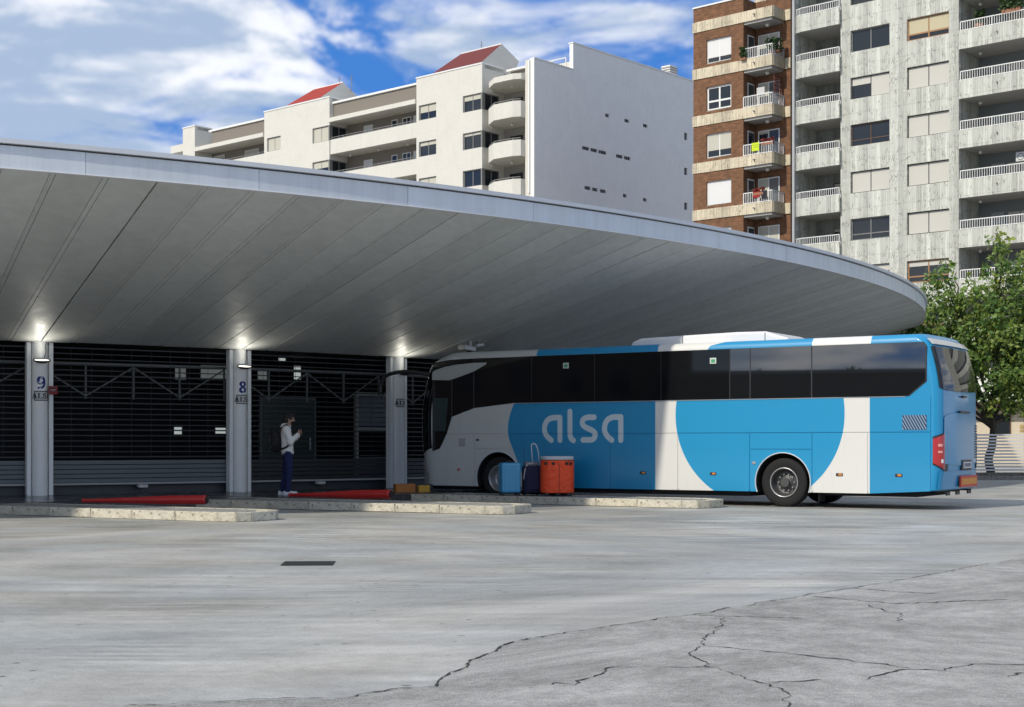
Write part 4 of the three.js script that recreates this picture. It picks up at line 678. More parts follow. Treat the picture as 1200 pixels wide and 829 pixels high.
const marble = M(0.80, 0.81, 0.77, 0.7, { map: grimeTex(3, 0.83, 0.09, 20, [1, 1.0, 0.97], 2.2) });
const stoneBand = M(0.98, 0.90, 0.74, 0.85, { map: grimeTex(17, 0.80, 0.10, 9, [1, 0.98, 0.93], 1.2) });
const brickTex = rep(dataTex(1024, 1024, (u, v, i, j) => { // flat brick colour for a wall too far off to tell bricks apart
  const row = Math.floor(v * 48), x = u * 14 + (row % 2) * 0.5, col = Math.floor(x), h = Math.abs(Math.sin(row * 12.9 + (col % 14) * 78.2) * 43758.5) % 1, m = (v * 48) % 1 < 0.16 || x % 1 < 0.05;
  const s = (m ? 0.50 : 0.46 + 0.16 * h) + 0.04 * tn(u, v, 6, 101) + 0.03 * (R4() - 0.5);
  return m ? [s * 0.98, s * 0.78, s * 0.6] : [s * 0.95, s * 0.66, s * 0.46];
}), 3.6);
const brick = M(0.74, 0.74, 0.74, 0.9, { map: brickTex });

{ // brick apartment house
  const b = thing('brick_apartment_house', 'brown brick apartment house with beige stone bands and white-railed balconies', 'building', BO, FT);
  const F = 3.2, Y1 = 29.25;                                    // underside of the top band
  const holes = []; for (let k = 0; k < 6; k++) holes.push([13.96, 15.94, Y1 - 2.25 - F * k, Y1 - 0.65 - F * k]);
  wallWith(b, 'front_wall', [[13.0, 0], [17.0, 0], [17.0, 30.9], [13.0, 30.9]], holes, 0.35, 0, brick);
  mesh('core_wall', merge([box(10.35, 16.99, 0, 30.2, 1.75, 14), box(13.02, 16.98, 0, 12, 0.4, 1.7)]), brick, b);
  mesh('room_fill', box(13.3, 16.7, 12, 30, 0.7, 1.7), M(0.5, 0.5, 0.48, 0.9), b);  // plain mid-grey fill behind the opaque panes
  mesh('notch_wall', box(13.0, 13.3, 0, 30.9, 0.36, 1.7), brick, b);
  mesh('back_wall', box(10.3, 13.0, 0, 30.9, 1.5, 1.74), brick, b);
  mesh('roof_parapet', box(12.5, 13.4, 30.9, 31.7, 2, 3), stoneBand, b); mesh('parapet_cap', box(12.9, 17.05, 30.9, 31.0, -0.06, 0.5), whiteTrim, b);
  for (let k = 0; k < 6; k++) {
    const y = Y1 - F * k, bl = sub('balcony', b);
    mesh('stone_band', box(13.0, 17.06, y, y + 0.70, -0.06, -0.002), stoneBand, b);
    mesh('floor_slab', box(10.86, 13.0, y - 0.16, y + 0.05, 0.07, 1.49), M(0.4, 0.39, 0.37, 0.9), bl);
    mesh('front_parapet', box(10.74, 13.0, y, y + 0.70, -0.06, 0.06), stoneBand, bl);
    mesh('side_parapet', box(10.70, 10.84, y, y + 0.70, 0.065, 1.49), stoneBand, bl);
    mesh('side_band', box(10.28, 10.70, y, y + 0.70, 1.42, 1.498), stoneBand, b);
    mesh('spout', new THREE.CylinderGeometry(0.05, 0.05, 0.2, 8).rotateX(Math.PI / 2).translate(12.1, y + 0.36, -0.12), greyFrame, bl);
    if (k) {
      railing(b, [[12.98, 0], [10.78, 0], [10.78, 1.44]], y + 0.70, y + 1.42, whiteTrim, 0.14, 1.1, 0.05);
      // openings at the back of the balcony
      win(b, 11.1, 12.75, y + 0.72, y + 2.55, 1.42, whiteTrim, [[0.2, 0.5], [0, 0.5], [0, 0.1], [0, 0.7], [0.6, 0.9]][k - 1], 'beige', { name: 'balcony_door' });
      const w = sub('balcony_door', b); mesh('frame', box(12.97, 13.0, y + 0.75, y + 2.5, 0.5, 1.3), whiteTrim, w); mesh('pane', box(12.955, 12.97, y + 0.85, y + 2.4, 0.58, 1.22), pane4, w);
      mesh('ceiling_lamp', new THREE.SphereGeometry(0.14, 12, 8).translate(11.7, y + 3.0, 0.9), whiteTrim, bl);
    }
    const st = [['white', [0.8, 0.8], {}], ['white', [0, 0], { transom: 0.55, fw: 0.12 }], ['beige', [0.72, 0.72], {}], ['white', [1], {}], ['white', [1], {}], ['white', [0.4, 0.4], {}]][k];
    win(b, 13.96, 15.94, y - 2.25, y - 0.65, 0.12, whiteTrim, st[1], st[0], { sill: stoneBand, ...st[2] });
  }
  // things on the balconies
  const leafy = (x, y, z, n, col, nm, who, sp = [0.35, 0.3, 0.2]) => { const r = rng(n * 7 + 1), gs = []; for (let i = 0; i < n; i++) { const g = new THREE.PlaneGeometry(0.12, 0.09); g.rotateX(r() * 6).rotateY(r() * 6).translate((r() - 0.5) * 2 * sp[0], (r() - 0.5) * 2 * sp[1], (r() - 0.5) * 2 * sp[2]); gs.push(g); } const o = thing(nm, who, nm === 'flower_box' ? 'flowers' : 'plant', [0, 0, 0]); o.position.set(BO[0] - Math.cos(FA) * x + Math.sin(FA) * z, y, BO[2] - Math.sin(FA) * x - Math.cos(FA) * z); o.rotation.y = FT; stuff(mesh('foliage', merge(gs), col, o)); mesh('planter', rbox(-sp[0], sp[0], -sp[1] - 0.16, -sp[1] + 0.02, -0.12, 0.12, 0.02), M(0.3, 0.14, 0.08, 0.8), o); return o; };
  const green = M(0.035, 0.075, 0.02, 0.8, { side: THREE.DoubleSide }), redLeaf = M(0.28, 0.05, 0.04, 0.8, { side: THREE.DoubleSide });
  leafy(10.9, Y1 - F + 1.45, 0.5, 420, green, 'potted_plant', 'dark trailing plant over the corner of the top brick balcony', [0.4, 0.4, 0.55]);
  leafy(12.9, Y1 - F + 1.15, -0.15, 180, green, 'potted_plant', 'bushy dark plant at the left end of the top brick balcony', [0.2, 0.35, 0.2]);
  leafy(11.2, Y1 - 3 * F + 1.55, 0.1, 160, redLeaf, 'flower_box', 'reddish flower box on the third brick balcony rail', [0.45, 0.14, 0.12]);
  leafy(11.8, Y1 - 4 * F + 1.5, -0.02, 120, redLeaf, 'flower_box', 'red flower pots on the lowest full brick balcony rail', [0.4, 0.16, 0.12]);
  { const p = [12.0, Y1 - 3 * F + 1.2, -0.12], o = thing('banner', 'small bright yellow-green banner tied to the third brick balcony rail', 'banner'); o.position.set(BO[0] - Math.cos(FA) * p[0] + Math.sin(FA) * p[2], p[1], BO[2] - Math.sin(FA) * p[0] - Math.cos(FA) * p[2]); o.rotation.y = FT; mesh('cloth', box(-0.28, 0.28, -0.28, 0.26, 0, 0.01), M(0.55, 0.68, 0.02, 0.7), o); mesh('print_line', merge([box(-0.2, 0.2, 0.08, 0.13, -0.004, -0.001), box(-0.2, 0.16, -0.06, -0.01, -0.004, -0.001)]), M(0.3, 0.4, 0.02, 0.7), o); }
  { const p = [10.9, Y1 - 2 * F + 2.0, 0.9], o = thing('hanging_laundry', 'dark red lattice and laundry at the side of the second brick balcony', 'laundry'); o.position.set(BO[0] - Math.cos(FA) * p[0] + Math.sin(FA) * p[2], p[1], BO[2] - Math.sin(FA) * p[0] - Math.cos(FA) * p[2]); o.rotation.y = FT; const l = []; for (let i = 0; i < 6; i++) l.push(box(-0.02, 0.02, -0.9, 0.7, -0.5 + i * 0.2, -0.46 + i * 0.2)); for (let i = 0; i < 6; i++) l.push(box(-0.02, 0.02, -0.9 + i * 0.3, -0.86 + i * 0.3, -0.5, 0.54)); mesh('lattice', merge(l), M(0.16, 0.05, 0.035, 0.8), o); mesh('cloth', box(0.5, 1.1, -0.7, -0.1, -0.85, -0.82), M(0.5, 0.5, 0.48, 0.9), o); }
  { const p = [11.6, Y1 - 4 * F + 1.35, -0.08], o = thing('hanging_laundry', 'red and dark washing hung over the lowest full brick balcony rail', 'laundry'); o.position.set(BO[0] - Math.cos(FA) * p[0] + Math.sin(FA) * p[2], p[1], BO[2] - Math.sin(FA) * p[0] - Math.cos(FA) * p[2]); o.rotation.y = FT; mesh('red_cloth', rbox(0.1, 0.6, -0.3, 0.08, -0.03, 0.03, 0.02), M(0.4, 0.015, 0.02, 0.9), o); mesh('dark_cloth', rbox(-0.45, -0.05, -0.4, 0.1, -0.03, 0.03, 0.02), M(0.02, 0.02, 0.03, 0.9), o); }
}
const leafyAt = (x, y, z, n, sp, who) => { const r = rng(n * 3 + 5), gs = [], o = thing('potted_plant', who, 'plant'); for (let i = 0; i < n; i++) { const g = new THREE.PlaneGeometry(0.13, 0.09); g.rotateX(r() * 6).rotateY(r() * 6).translate((r() - 0.5) * 2 * sp[0], (r() - 0.5) * 2 * sp[1], (r() - 0.5) * 2 * sp[2]); gs.push(g); } o.position.set(BO[0] - Math.cos(FA) * x + Math.sin(FA) * z, y, BO[2] - Math.sin(FA) * x - Math.cos(FA) * z); o.rotation.y = FT; stuff(mesh('foliage', merge(gs), M(0.05, 0.10, 0.025, 0.8, { side: THREE.DoubleSide }), o)); mesh('planter', rbox(-sp[0] * 0.8, sp[0] * 0.8, -sp[1] - 0.2, -sp[1] + 0.02, -0.14, 0.14, 0.02), M(0.3, 0.14, 0.08, 0.8), o); };
{ // marble-clad apartment tower
  const b = thing('marble_apartment_tower', 'tall apartment block clad in streaked grey-white marble with blinds down', 'building', BO, FT);
  const F = 2.96, N = 8, TOPY = 33;
  const T0 = -40, T1 = 9.3;
  const holes = [];
  for (let k = -1; k < N; k++) { const yt = 27.22 - F * k; holes.push([2.42, 5.09, yt - 1.36, yt], [-1.47, 1.26, yt - 1.36, yt]); holes.push([5.78, 9.0, yt - 1.32, yt + 0.55], [-14, -2.1, yt - 1.32, yt + 0.62], [-36, -24, yt - 1.32, yt + 0.62]); }
  wallWith(b, 'front_wall', [[T0, 4.9], [T1, 4.9], [T1, TOPY], [T0, TOPY]], holes, 0.3, 0, marble);
  mesh('core', box(T0, T1 - 0.01, 0, TOPY, 3.2, 16), M(0.5, 0.5, 0.48, 0.9), b);
  mesh('room_fill', box(-1.9, 5.5, 4.9, TOPY, 0.7, 2.19), M(0.5, 0.5, 0.48, 0.9), b);
  for (const [a, c] of [[-2.08, -1.9], [5.5, 5.7]]) mesh('cross_wall', box(a, c, 4.9, TOPY, 0.31, 3.1), marble, b);
  mesh('flank_wall', box(9.02, T1, 0, TOPY, 0.31, 3.1), marble, b); mesh('flank_wall', box(T0, T0 + 0.3, 0, TOPY, 0.31, 2.2), marble, b);
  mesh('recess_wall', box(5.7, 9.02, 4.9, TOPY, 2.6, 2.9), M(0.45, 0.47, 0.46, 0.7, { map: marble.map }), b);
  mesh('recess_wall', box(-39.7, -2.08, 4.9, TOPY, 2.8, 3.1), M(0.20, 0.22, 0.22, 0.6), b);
  const stA = [[[0, 0], 'grey', darkFrame], [[0, 0], 'grey', greyFrame], [[1, 0.35], 'grey', darkFrame], [[0, 0.0], 'grey', brownFrame], [[1, 1], 'grey', darkFrame], [[0, 0], 'grey', greyFrame], [[0.3, 0.3], 'grey', greyFrame], [[0, 0], 'grey', greyFrame], [[1, 1], 'grey', greyFrame]];
  const stB = [[[1, 1], 'grey', darkFrame], [[0.7, 0.72], 'cream', woodFrame], [[1, 1], 'grey', darkFrame], [[1, 1], 'grey', darkFrame], [[1, 1], 'grey', darkFrame], [[1, 1], 'grey', darkFrame], [[0.22, 0.22], 'grey', woodFrame], [[0, 0], 'grey', woodFrame], [[1, 1], 'grey', darkFrame]];
  for (let k = -1; k < N; k++) {
    const yt = 27.22 - F * k, a = stA[k + 1], c = stB[k + 1];
    win(b, 2.42, 5.09, yt - 1.36, yt, 0.16, a[2], a[0], a[1], { curtain: k === 4 || k === 2, transom: k === 2 || k === 4 ? 0.35 : 0, fw: 0.06 });
    win(b, -1.47, 1.26, yt - 1.36, yt, 0.16, c[2], c[0], c[1], { curtain: k === 5, transom: c[2] === woodFrame ? 0.35 : 0, fw: c[2] === woodFrame ? 0.09 : 0.06 });
    // left balcony, angled at its outer end
    const y = yt - 2.42, bl = sub('balcony', b), ol = [[5.72, 2.08], [5.72, -0.3], [8.5, -0.3], [9.2, -0.02], [9.2, 2.08]];
    mesh('floor_slab', plan([[5.74, 2.58], [5.74, -0.17], [8.5, -0.17], [9.02, 0.06], [9.02, 2.58]], y, y + 0.15), slabConcrete, bl);
    mesh('parapet', box(5.72, 8.5, y - 0.03, y + 1.02, -0.3, -0.18), marble, bl);
    { const L = Math.hypot(0.7, 0.25), g = box(0, L, y - 0.03, y + 1.02, 0, 0.12); g.applyMatrix4(new THREE.Matrix4().makeRotationY(-Math.atan2(0.25, 0.7)).setPosition(8.5, 0, -0.3)); mesh('parapet', g, marble, bl); }
    railing(b, [[5.75, -0.24], [8.5, -0.24], [9.15, -0.01]], y + 1.02, y + 1.5, whiteTrim, 0.15, 1.4, 0.045);
    win(b, 6.0, 7.7, y + 0.55, y + 2.35, 2.52, k % 2 ? darkFrame : greyFrame, [[0.3, 0.3], [0.5, 0.5], [0.3, 0.1], [1, 0.8], [0.9, 0.9], [0.1, 0.1]][(k + 7) % 6], k === 2 ? 'cream' : 'grey', { name: 'balcony_door' });
    // right balconies
    const br = sub('balcony', b);
    mesh('floor_slab', box(-14, -2.12, y, y + 0.16, 0.061, 2.79), slabConcrete, br);
    mesh('parapet', box(-14, -2.12, y - 0.03, y + 1.04, -0.06, 0.06), marble, br);
    railing(b, [[-13.9, 0], [-2.2, 0]], y + 1.04, y + 1.6, whiteTrim, 0.15, 1.95, 0.05);
    win(b, -5.6, -3.9, y + 0.3, y + 2.3, 2.72, greyFrame, [[1, 0.9], [0.9, 1], [0.2, 0.3], [1, 1], [0.5, 1]][(k + 5) % 5], k === 0 ? 'cream' : 'grey', { name: 'balcony_door' });
    win(b, -9.2, -6.6, y + 0.3, y + 2.3, 2.72, greyFrame, [[1, 1], [0.4, 0.4], [1, 0.2]][(k + 3) % 3], 'grey', { name: 'balcony_door' });
    mesh('wall_panel', box(-3.7, -2.9, y + 0.2, y + 2.3, 2.74, 2.79), M(0.34, 0.37, 0.37, 0.6), br);
    for (const x of [-2.9, -6.1]) mesh('ceiling_lamp', new THREE.SphereGeometry(0.1, 10, 8).translate(x, y + 2.8, 1.2), whiteTrim, br);
    mesh('spout', new THREE.CylinderGeometry(0.04, 0.04, 0.16, 8).rotateX(Math.PI / 2).translate(-4.5, y + 0.6, -0.12), greyFrame, br);
    if (k === 3 || k === 0) { const ac = mesh('air_conditioner', rbox(-5.9, -5.2, y + 1.9, y + 2.45, 0.9, 1.3, 0.03), M(0.6, 0.6, 0.58, 0.6), br); mesh('fan_grille', new THREE.TorusGeometry(0.18, 0.02, 6, 20).translate(-5.5, y + 2.17, 0.89), greyFrame, ac); }
  }
  leafyAt(-5.3, 27.1, 0.1, 500, [0.7, 0.5, 0.3], 'leafy plant on the topmost right balcony of the marble tower');
  leafyAt(-3.0, 26.75, 0.9, 200, [0.3, 0.4, 0.2], 'small dark plant at the back of the topmost right marble balcony');
  // street level
  const beige = M(0.62, 0.54, 0.42, 0.85, { map: plasterTex });
  mesh('street_wall', box(T0, T1, 0, 3.7, 0.5, 2.19), beige, b);
  mesh('street_canopy', box(T0, T1, 3.7, 4.9, -0.9, 2.19), M(0.85, 0.85, 0.82, 0.8, { map: plasterTex }), b);
  mesh('timber_fascia', box(T0, T1, 3.35, 3.68, -0.4, 0.49), M(0.24, 0.18, 0.12, 0.8), b);
  win(b, -5.1, -4.0, 1.75, 3.0, 0.44, brownFrame, [0], 'grey', { fw: 0.06 }); win(b, -10, -9, 1.75, 3.0, 0.44, brownFrame, [0], 'grey', { fw: 0.06 });
  for (const x of [-7.4, -12]) { const d = sub('street_door', b); mesh('leaf', box(x, x + 1.5, 0, 3.1, 0.42, 0.49), M(0.14, 0.14, 0.14, 0.5), d); mesh('handle', box(x + 1.35, x + 1.4, 1.2, 1.5, 0.36, 0.42), chromeB(), d); }
  mesh('notice_sticker', merge([new THREE.CylinderGeometry(0.13, 0.13, 0.02, 16).rotateX(Math.PI / 2).translate(-5.75, 2.25, 0.48), box(-5.87, -5.63, 1.95, 2.08, 0.47, 0.49)]), M(0.4, 0.28, 0.12, 0.7), b);
  mesh('down_pipe', box(8.95, 9.12, 0, TOPY, -0.3, -0.12), M(0.35, 0.36, 0.36, 0.6), b);
}
function chromeB() { return M(0.5, 0.5, 0.5, 0.3, { metalness: 0.8 }); }

// ---------- fence and trees ----------
{
  const f = thing('slatted_fence', 'low fence of pale horizontal slats behind the tail of the bus', 'fence', [0, 0, -52.4]);
  const slatW = M(0.62, 0.61, 0.58, 0.6), postM = M(0.12, 0.12, 0.12, 0.6);
  for (let bay = 0; bay < 8; bay++) { const x0 = 8 + bay * 2.6, x1 = x0 + 2.54; mesh('post', box(x1, x1 + 0.06, 0.24, 1.66, -0.05, 0.03), postM, f); for (let i = 0; i < 12; i++) mesh('slat', box(x0, x1 - 0.004, 0.30 + i * 0.113, 0.30 + i * 0.113 + 0.06, -0.015, 0.015), slatW, f); }
  mesh('base_wall', box(8, 29, 0.005, 0.24, -0.2, 0.2), M(0.3, 0.29, 0.27, 0.9, { map: stoneTex }), f);
  struct(mesh('kerb_strip', box(6, 40, 0.004, 0.13, -52.0, -51.6), M(0.42, 0.41, 0.39, 0.9, { map: stoneTex })));
}
const bark = M(0.09, 0.075, 0.055, 0.95, { bumpMap: rep(dataTex(256, 256, (u, v) => 0.5 + 0.5 * tn(u, v, 30, 111), false), 0.4), bumpScale: 0.02 });
const leafG = (() => { const g = new THREE.BufferGeometry(); g.setAttribute('position', new THREE.Float32BufferAttribute([0, 0, 0, 0.5, 0.32, 0.10, 1, 0, 0.02, 0.5, -0.32, 0.10], 3)); g.setAttribute('uv', new THREE.Float32BufferAttribute([0, 0, 0.5, 1, 1, 0, 0.5, 0], 2)); g.setIndex([0, 1, 2, 0, 2, 3]); g.computeVertexNormals(); return g; })();
const leafM = new THREE.MeshPhysicalMaterial({ color: rgb(1), roughness: 0.6, transmission: 0.35, thickness: 0, side: THREE.DoubleSide });
function tree(label, x, z, o) { // o: h height, trunk, clumps: [dx, y, dz, r], n leaves, size, seed
  const r = rng(o.seed), t = thing('leafy_tree', label, 'tree', [x, 0, -z], 0, o.group);
  const limbs = [], segs = [];
  const limb = (a, b, r0, r1) => { const n = 7, pts = []; for (let i = 0; i <= n; i++) { const k = i / n; pts.push(new THREE.Vector3(lerp(a[0], b[0], k) + (i && i < n ? (r() - 0.5) * 0.16 : 0), lerp(a[1], b[1], k) - Math.sin(k * Math.PI) * 0.12, lerp(a[2], b[2], k) + (i && i < n ? (r() - 0.5) * 0.16 : 0))); } const cv = new THREE.CatmullRomCurve3(pts), g = new THREE.TubeGeometry(cv, 14, 1, 7), p = g.attributes.position, uv = g.attributes.uv; const q = new THREE.Vector3(); for (let i = 0; i < p.count; i++) { const k = uv.getX(i), c = cv.getPointAt(clamp(k)); q.fromBufferAttribute(p, i).sub(c).multiplyScalar(lerp(r0, r1, k)).add(c); p.setXYZ(i, q.x, q.y, q.z); } g.computeVertexNormals(); limbs.push(g); };
  const fork = o.fork ?? 2.1;
  { limb([0, -0.05, 0], [0.1, fork, 0.05], o.trunk, o.trunk * 0.72); }
  for (const c of o.clumps) { const b = [c[0] * 0.85, c[1] - c[3] * 0.1, c[2] * 0.85]; limb([0.1 * (0.6 + 0.4 * r()), fork * (0.8 + 0.2 * r()), 0.05], b, o.trunk * 0.42, 0.025); for (let k = 0; k < 3; k++) { const m = 0.5 + 0.3 * r(); limb([b[0] * m + 0.1 * (1 - m), lerp(fork, b[1], m), b[2] * m], [b[0] + (r() - 0.5) * c[3] * 1.6, b[1] + (r() - 0.3) * c[3], b[2] + (r() - 0.5) * c[3] * 1.6], 0.04, 0.012); } }
  mesh('trunk', merge(limbs), bark, t);
  const tot = o.clumps.reduce((s, c) => s + c[3] ** 2.4, 0), im = new THREE.InstancedMesh(leafG, leafM, o.n); let i = 0;
  const mtx = new THREE.Matrix4(), q = new THREE.Quaternion(), e = new THREE.Euler(), col = new THREE.Color();
  // sprigs: leaves gather on small twigs through the volume
  o.clumps.forEach((c, ci) => {
    const cnt = ci === o.clumps.length - 1 ? o.n - i : Math.min(o.n - i, Math.round(o.n * c[3] ** 2.4 / tot)); let left = cnt;
    while (left > 0) {
      let a, b, d; do { a = r() * 2 - 1; b = r() * 2 - 1; d = r() * 2 - 1; } while (a * a + b * b + d * d > 1);
      const L = Math.sqrt(a * a + b * b + d * d) || 1, push = Math.pow(L, 0.55) / L, wob = 1 + 0.42 * noise3(c[0] + a * 1.6, c[1] + b * 1.6, d * 1.6 + ci);
      const sx = c[0] + a * push * c[3] * wob, sy = c[1] + b * push * c[3] * wob * (o.tall ?? 1.15), sz = c[2] + d * push * c[3] * wob;
      const n = Math.min(left, 6 + Math.floor(r() * 9)), tone = r(), dir = [r() - 0.5, r() * 0.9 + 0.1, r() - 0.5];
      for (let k = 0; k < n; k++, left--) {
        const s = o.size * (0.45 + 1.1 * r()), tt = (k / n) * 0.55;
        e.set(r() * TAU, r() * TAU, (r() - 0.5) * 1.6); q.setFromEuler(e);
        mtx.compose(new THREE.Vector3(sx + dir[0] * tt + (r() - 0.5) * 0.22, sy + dir[1] * tt + (r() - 0.5) * 0.22, sz + dir[2] * tt + (r() - 0.5) * 0.22), q, new THREE.Vector3(s, s, s)); im.setMatrixAt(i, mtx);
        const g = 0.75 + 0.5 * tone + (r() - 0.5) * 0.25; im.setColorAt(i++, col.setRGB(0.155 * g * (0.75 + 0.6 * tone), 0.255 * g, 0.038 * g));
      }
    }
  });
  im.count = i; im.name = 'crown'; im.castShadow = im.receiveShadow = true; t.add(im); stuff(im);
  return t;
}
tree('leafy green street tree right behind the tail of the bus', 17.6, 54.5, { seed: 5, trunk: 0.17, fork: 2.2, n: 17000, size: 0.17, clumps: [[0.2, 4.3, 0, 1.5], [-1.7, 4.0, 0.3, 1.2], [-0.6, 5.6, 0.2, 1.15], [0.5, 7.0, 0, 0.8], [0.35, 8.3, 0.1, 0.45], [1.6, 4.9, -0.4, 1.2], [-2.6, 3.8, 0, 0.85], [-2.4, 5.2, 0, 0.8], [-1.9, 6.5, 0, 0.62], [-1.85, 7.4, 0.1, 0.38], [-3.0, 4.6, 0.2, 0.5], [0.9, 3.0, 0.4, 0.8]], group: 'street trees behind the fence' });
tree('leafy green street tree cut by the right edge of the frame', 20.2, 55.5, { seed: 9, trunk: 0.16, fork: 2.3, n: 14000, size: 0.18, clumps: [[0, 4.6, 0, 1.6], [-0.9, 6.3, 0, 0.9], [-0.8, 7.8, 0, 0.5], [0.8, 6.2, 0.2, 1.2], [-0.9, 3.6, 0.3, 1.1], [1.6, 4.2, 0, 1.4], [0.7, 7.3, 0, 0.6]], group: 'street trees behind the fence' });
tree('low leafy tree showing between the canopy tip and the bus roof', 14.2, 58, { seed: 13, trunk: 0.14, fork: 2.0, n: 5000, size: 0.18, clumps: [[0, 4.2, 0, 1.4], [1.0, 4.6, 0.2, 1.1], [-1.2, 4.1, 0, 1.0], [0.3, 5.6, 0, 0.8]], group: 'street trees behind the fence' });

for (const [i, [x, z]] of [[27, 57], [33, 60], [40, 64]].entries()) tree(['leafy street tree just right of the frame behind the fence', 'leafy street tree in the middle of those right of the frame', 'leafy street tree farthest right of the frame'][i], x, z, { seed: 50 + i, trunk: 0.16, fork: 2.2, n: 5000, size: 0.24, clumps: [[0, 4.6, 0, 1.7], [-0.9, 6.3, 0, 1.1], [0.8, 6.0, 0.2, 1.3], [-0.9, 3.6, 0.3, 1.2], [1.4, 4.2, 0, 1.4]], group: 'street trees right of the frame' });
// what the coach's glass mirrors: trees, and a dark block added for it, left of and behind the camera
for (const [i, [x, z, h]] of [[-43, -19, 6.3], [-46, -16.4, 5.6], [-48.6, -14, 6.1], [-51, -11.6, 5.5], [-53.4, -9.4, 5.8], [-40, -22, 6.4]].entries()) tree(['leafy tree across the square, second nearest the camera', 'leafy tree across the square, low and third in its row', 'leafy tree across the square, in the middle of its row', 'leafy tree across the square, second from the far end', 'leafy tree across the square, at the far end of its row', 'leafy tree across the square, at the near end of its row'][i], x, z, { seed: 30 + i, trunk: 0.15, fork: 1.6, n: 4200, size: 0.26, clumps: [[0, h * 0.56, 0, h * 0.26], [h * 0.2, h * 0.66, 0.3, h * 0.18], [-h * 0.2, h * 0.55, 0, h * 0.2], [0, h * 0.82, 0, h * 0.14], [h * 0.1, h * 0.35, 0.5, h * 0.2]], group: 'trees across the square' });
{  // unseen block, added so the front side windows mirror something dark
  const b = thing('added_dark_block', 'added long dark block for the coach windows to mirror, left of the frame', 'building', [-60, 0, 8.5], Math.PI / 2 - 0.12);
  const wallM = M(0.14, 0.10, 0.08, 0.9);
  mesh('wall', box(0, 34, 0, 11, -9, 0), wallM, b); mesh('roof_edge', box(-0.2, 34.2, 11, 11.4, -9.2, 0.2), M(0.2, 0.2, 0.2, 0.8), b);
  for (let i = 0; i < 8; i++) for (let k = 0; k < 3; k++) { const w = sub('window', b), x = 1.5 + i * 4; mesh('pane', box(x, x + 1.6, 1.5 + k * 3.3, 3.1 + k * 3.3, 0.002, 0.03), pane4, w); mesh('sill', box(x - 0.1, x + 1.7, 1.4 + k * 3.3, 1.5 + k * 3.3, 0.002, 0.12), brownFrame, w); }
}

{  // unseen wing, added to blacken the lower part of the window reflections
  const b = thing('added_low_wing', 'added low dark wing behind the trees, mirrored in the lower coach windows', 'building', [-37, 0, 34], 2.28);
  mesh('wall', box(0, 34, 0, 5.7, 0, 8), M(0.10, 0.085, 0.075, 0.9), b); mesh('roof_edge', box(-0.1, 34.1, 5.7, 5.95, -0.15, 8.1), M(0.15, 0.15, 0.15, 0.8), b);
}

// ---------- luggage, guard tubes, camera ----------
const busDir = 32.7 * RAD;
{ // light blue suitcase
  const s = thing('blue_suitcase', 'light blue hard-shell suitcase standing beside the front wheel of the bus', 'suitcase', [-0.05, 0.16, -31.5], 0.32);
  const m = PM(0.05, 0.30, 0.52, 0.4, { clearcoat: 0.3 }), bk = M(0.015, 0.015, 0.018, 0.6);
  mesh('shell', rbox(-0.215, 0.215, 0.06, 0.70, -0.14, 0.14, 0.045, 4), m, s);
  for (let i = 0; i < 6; i++) mesh('rib', rbox(-0.165 + i * 0.062, -0.145 + i * 0.062, 0.11, 0.65, 0.136, 0.147, 0.005, 1), m, s);
  mesh('zip_seam', rbox(-0.2165, 0.2165, 0.0585, 0.7015, -0.01, 0.01, 0.008, 1), M(0.03, 0.12, 0.2, 0.6), s);
  mesh('carry_handle', tube([[-0.08, 0.69, 0], [-0.07, 0.725, 0], [0.07, 0.725, 0], [0.08, 0.69, 0]], 0.012, 16, 8), bk, s);
  for (const x of [-0.17, 0.17]) for (const z of [-0.1, 0.1]) mesh('wheel', new THREE.CylinderGeometry(0.03, 0.03, 0.035, 14).rotateZ(Math.PI / 2).translate(x, 0.03, z), bk, s);
}
{ // navy trolley bag
  const s = thing('navy_trolley_bag', 'dark navy soft bag with raised trolley handle between blue suitcase and orange bag', 'bag', [0.42, 0.16, -31.62], 0.2);
  const m = M(0.012, 0.012, 0.045, 0.85), al = M(0.45, 0.5, 0.55, 0.3, { metalness: 0.8 }), bk = M(0.015, 0.015, 0.018, 0.6);
  mesh('soft_body', rbox(-0.19, 0.19, 0.05, 0.64, -0.15, 0.15, 0.06, 4), m, s);
  mesh('front_pocket', rbox(-0.15, 0.15, 0.12, 0.42, 0.13, 0.18, 0.025, 2), m, s);
  mesh('top_flap', rbox(-0.16, 0.13, 0.62, 0.72, -0.1, 0.1, 0.035, 3), M(0.16, 0.16, 0.17, 0.8), s);
  mesh('grey_strap', tube([[-0.19, 0.35, 0.1], [-0.17, 0.55, 0.13], [-0.1, 0.67, 0.11], [0.02, 0.69, 0.1]], 0.014, 16, 6), M(0.4, 0.4, 0.4, 0.8), s);
  mesh('trolley_handle', merge([tube([[0.06, 0.6, -0.14], [0.03, 0.95, -0.14], [0.02, 1.06, -0.14]], 0.013, 12, 8), tube([[0.2, 0.6, -0.14], [0.18, 0.9, -0.14], [0.15, 1.02, -0.14]], 0.013, 12, 8), tube([[0.02, 1.06, -0.14], [0.05, 1.1, -0.14], [0.11, 1.09, -0.14], [0.15, 1.02, -0.14]], 0.018, 12, 8)]), al, s);
  for (const x of [-0.14, 0.14]) mesh('wheel', new THREE.CylinderGeometry(0.035, 0.035, 0.04, 14).rotateZ(Math.PI / 2).translate(x, 0.035, -0.1), bk, s);
}
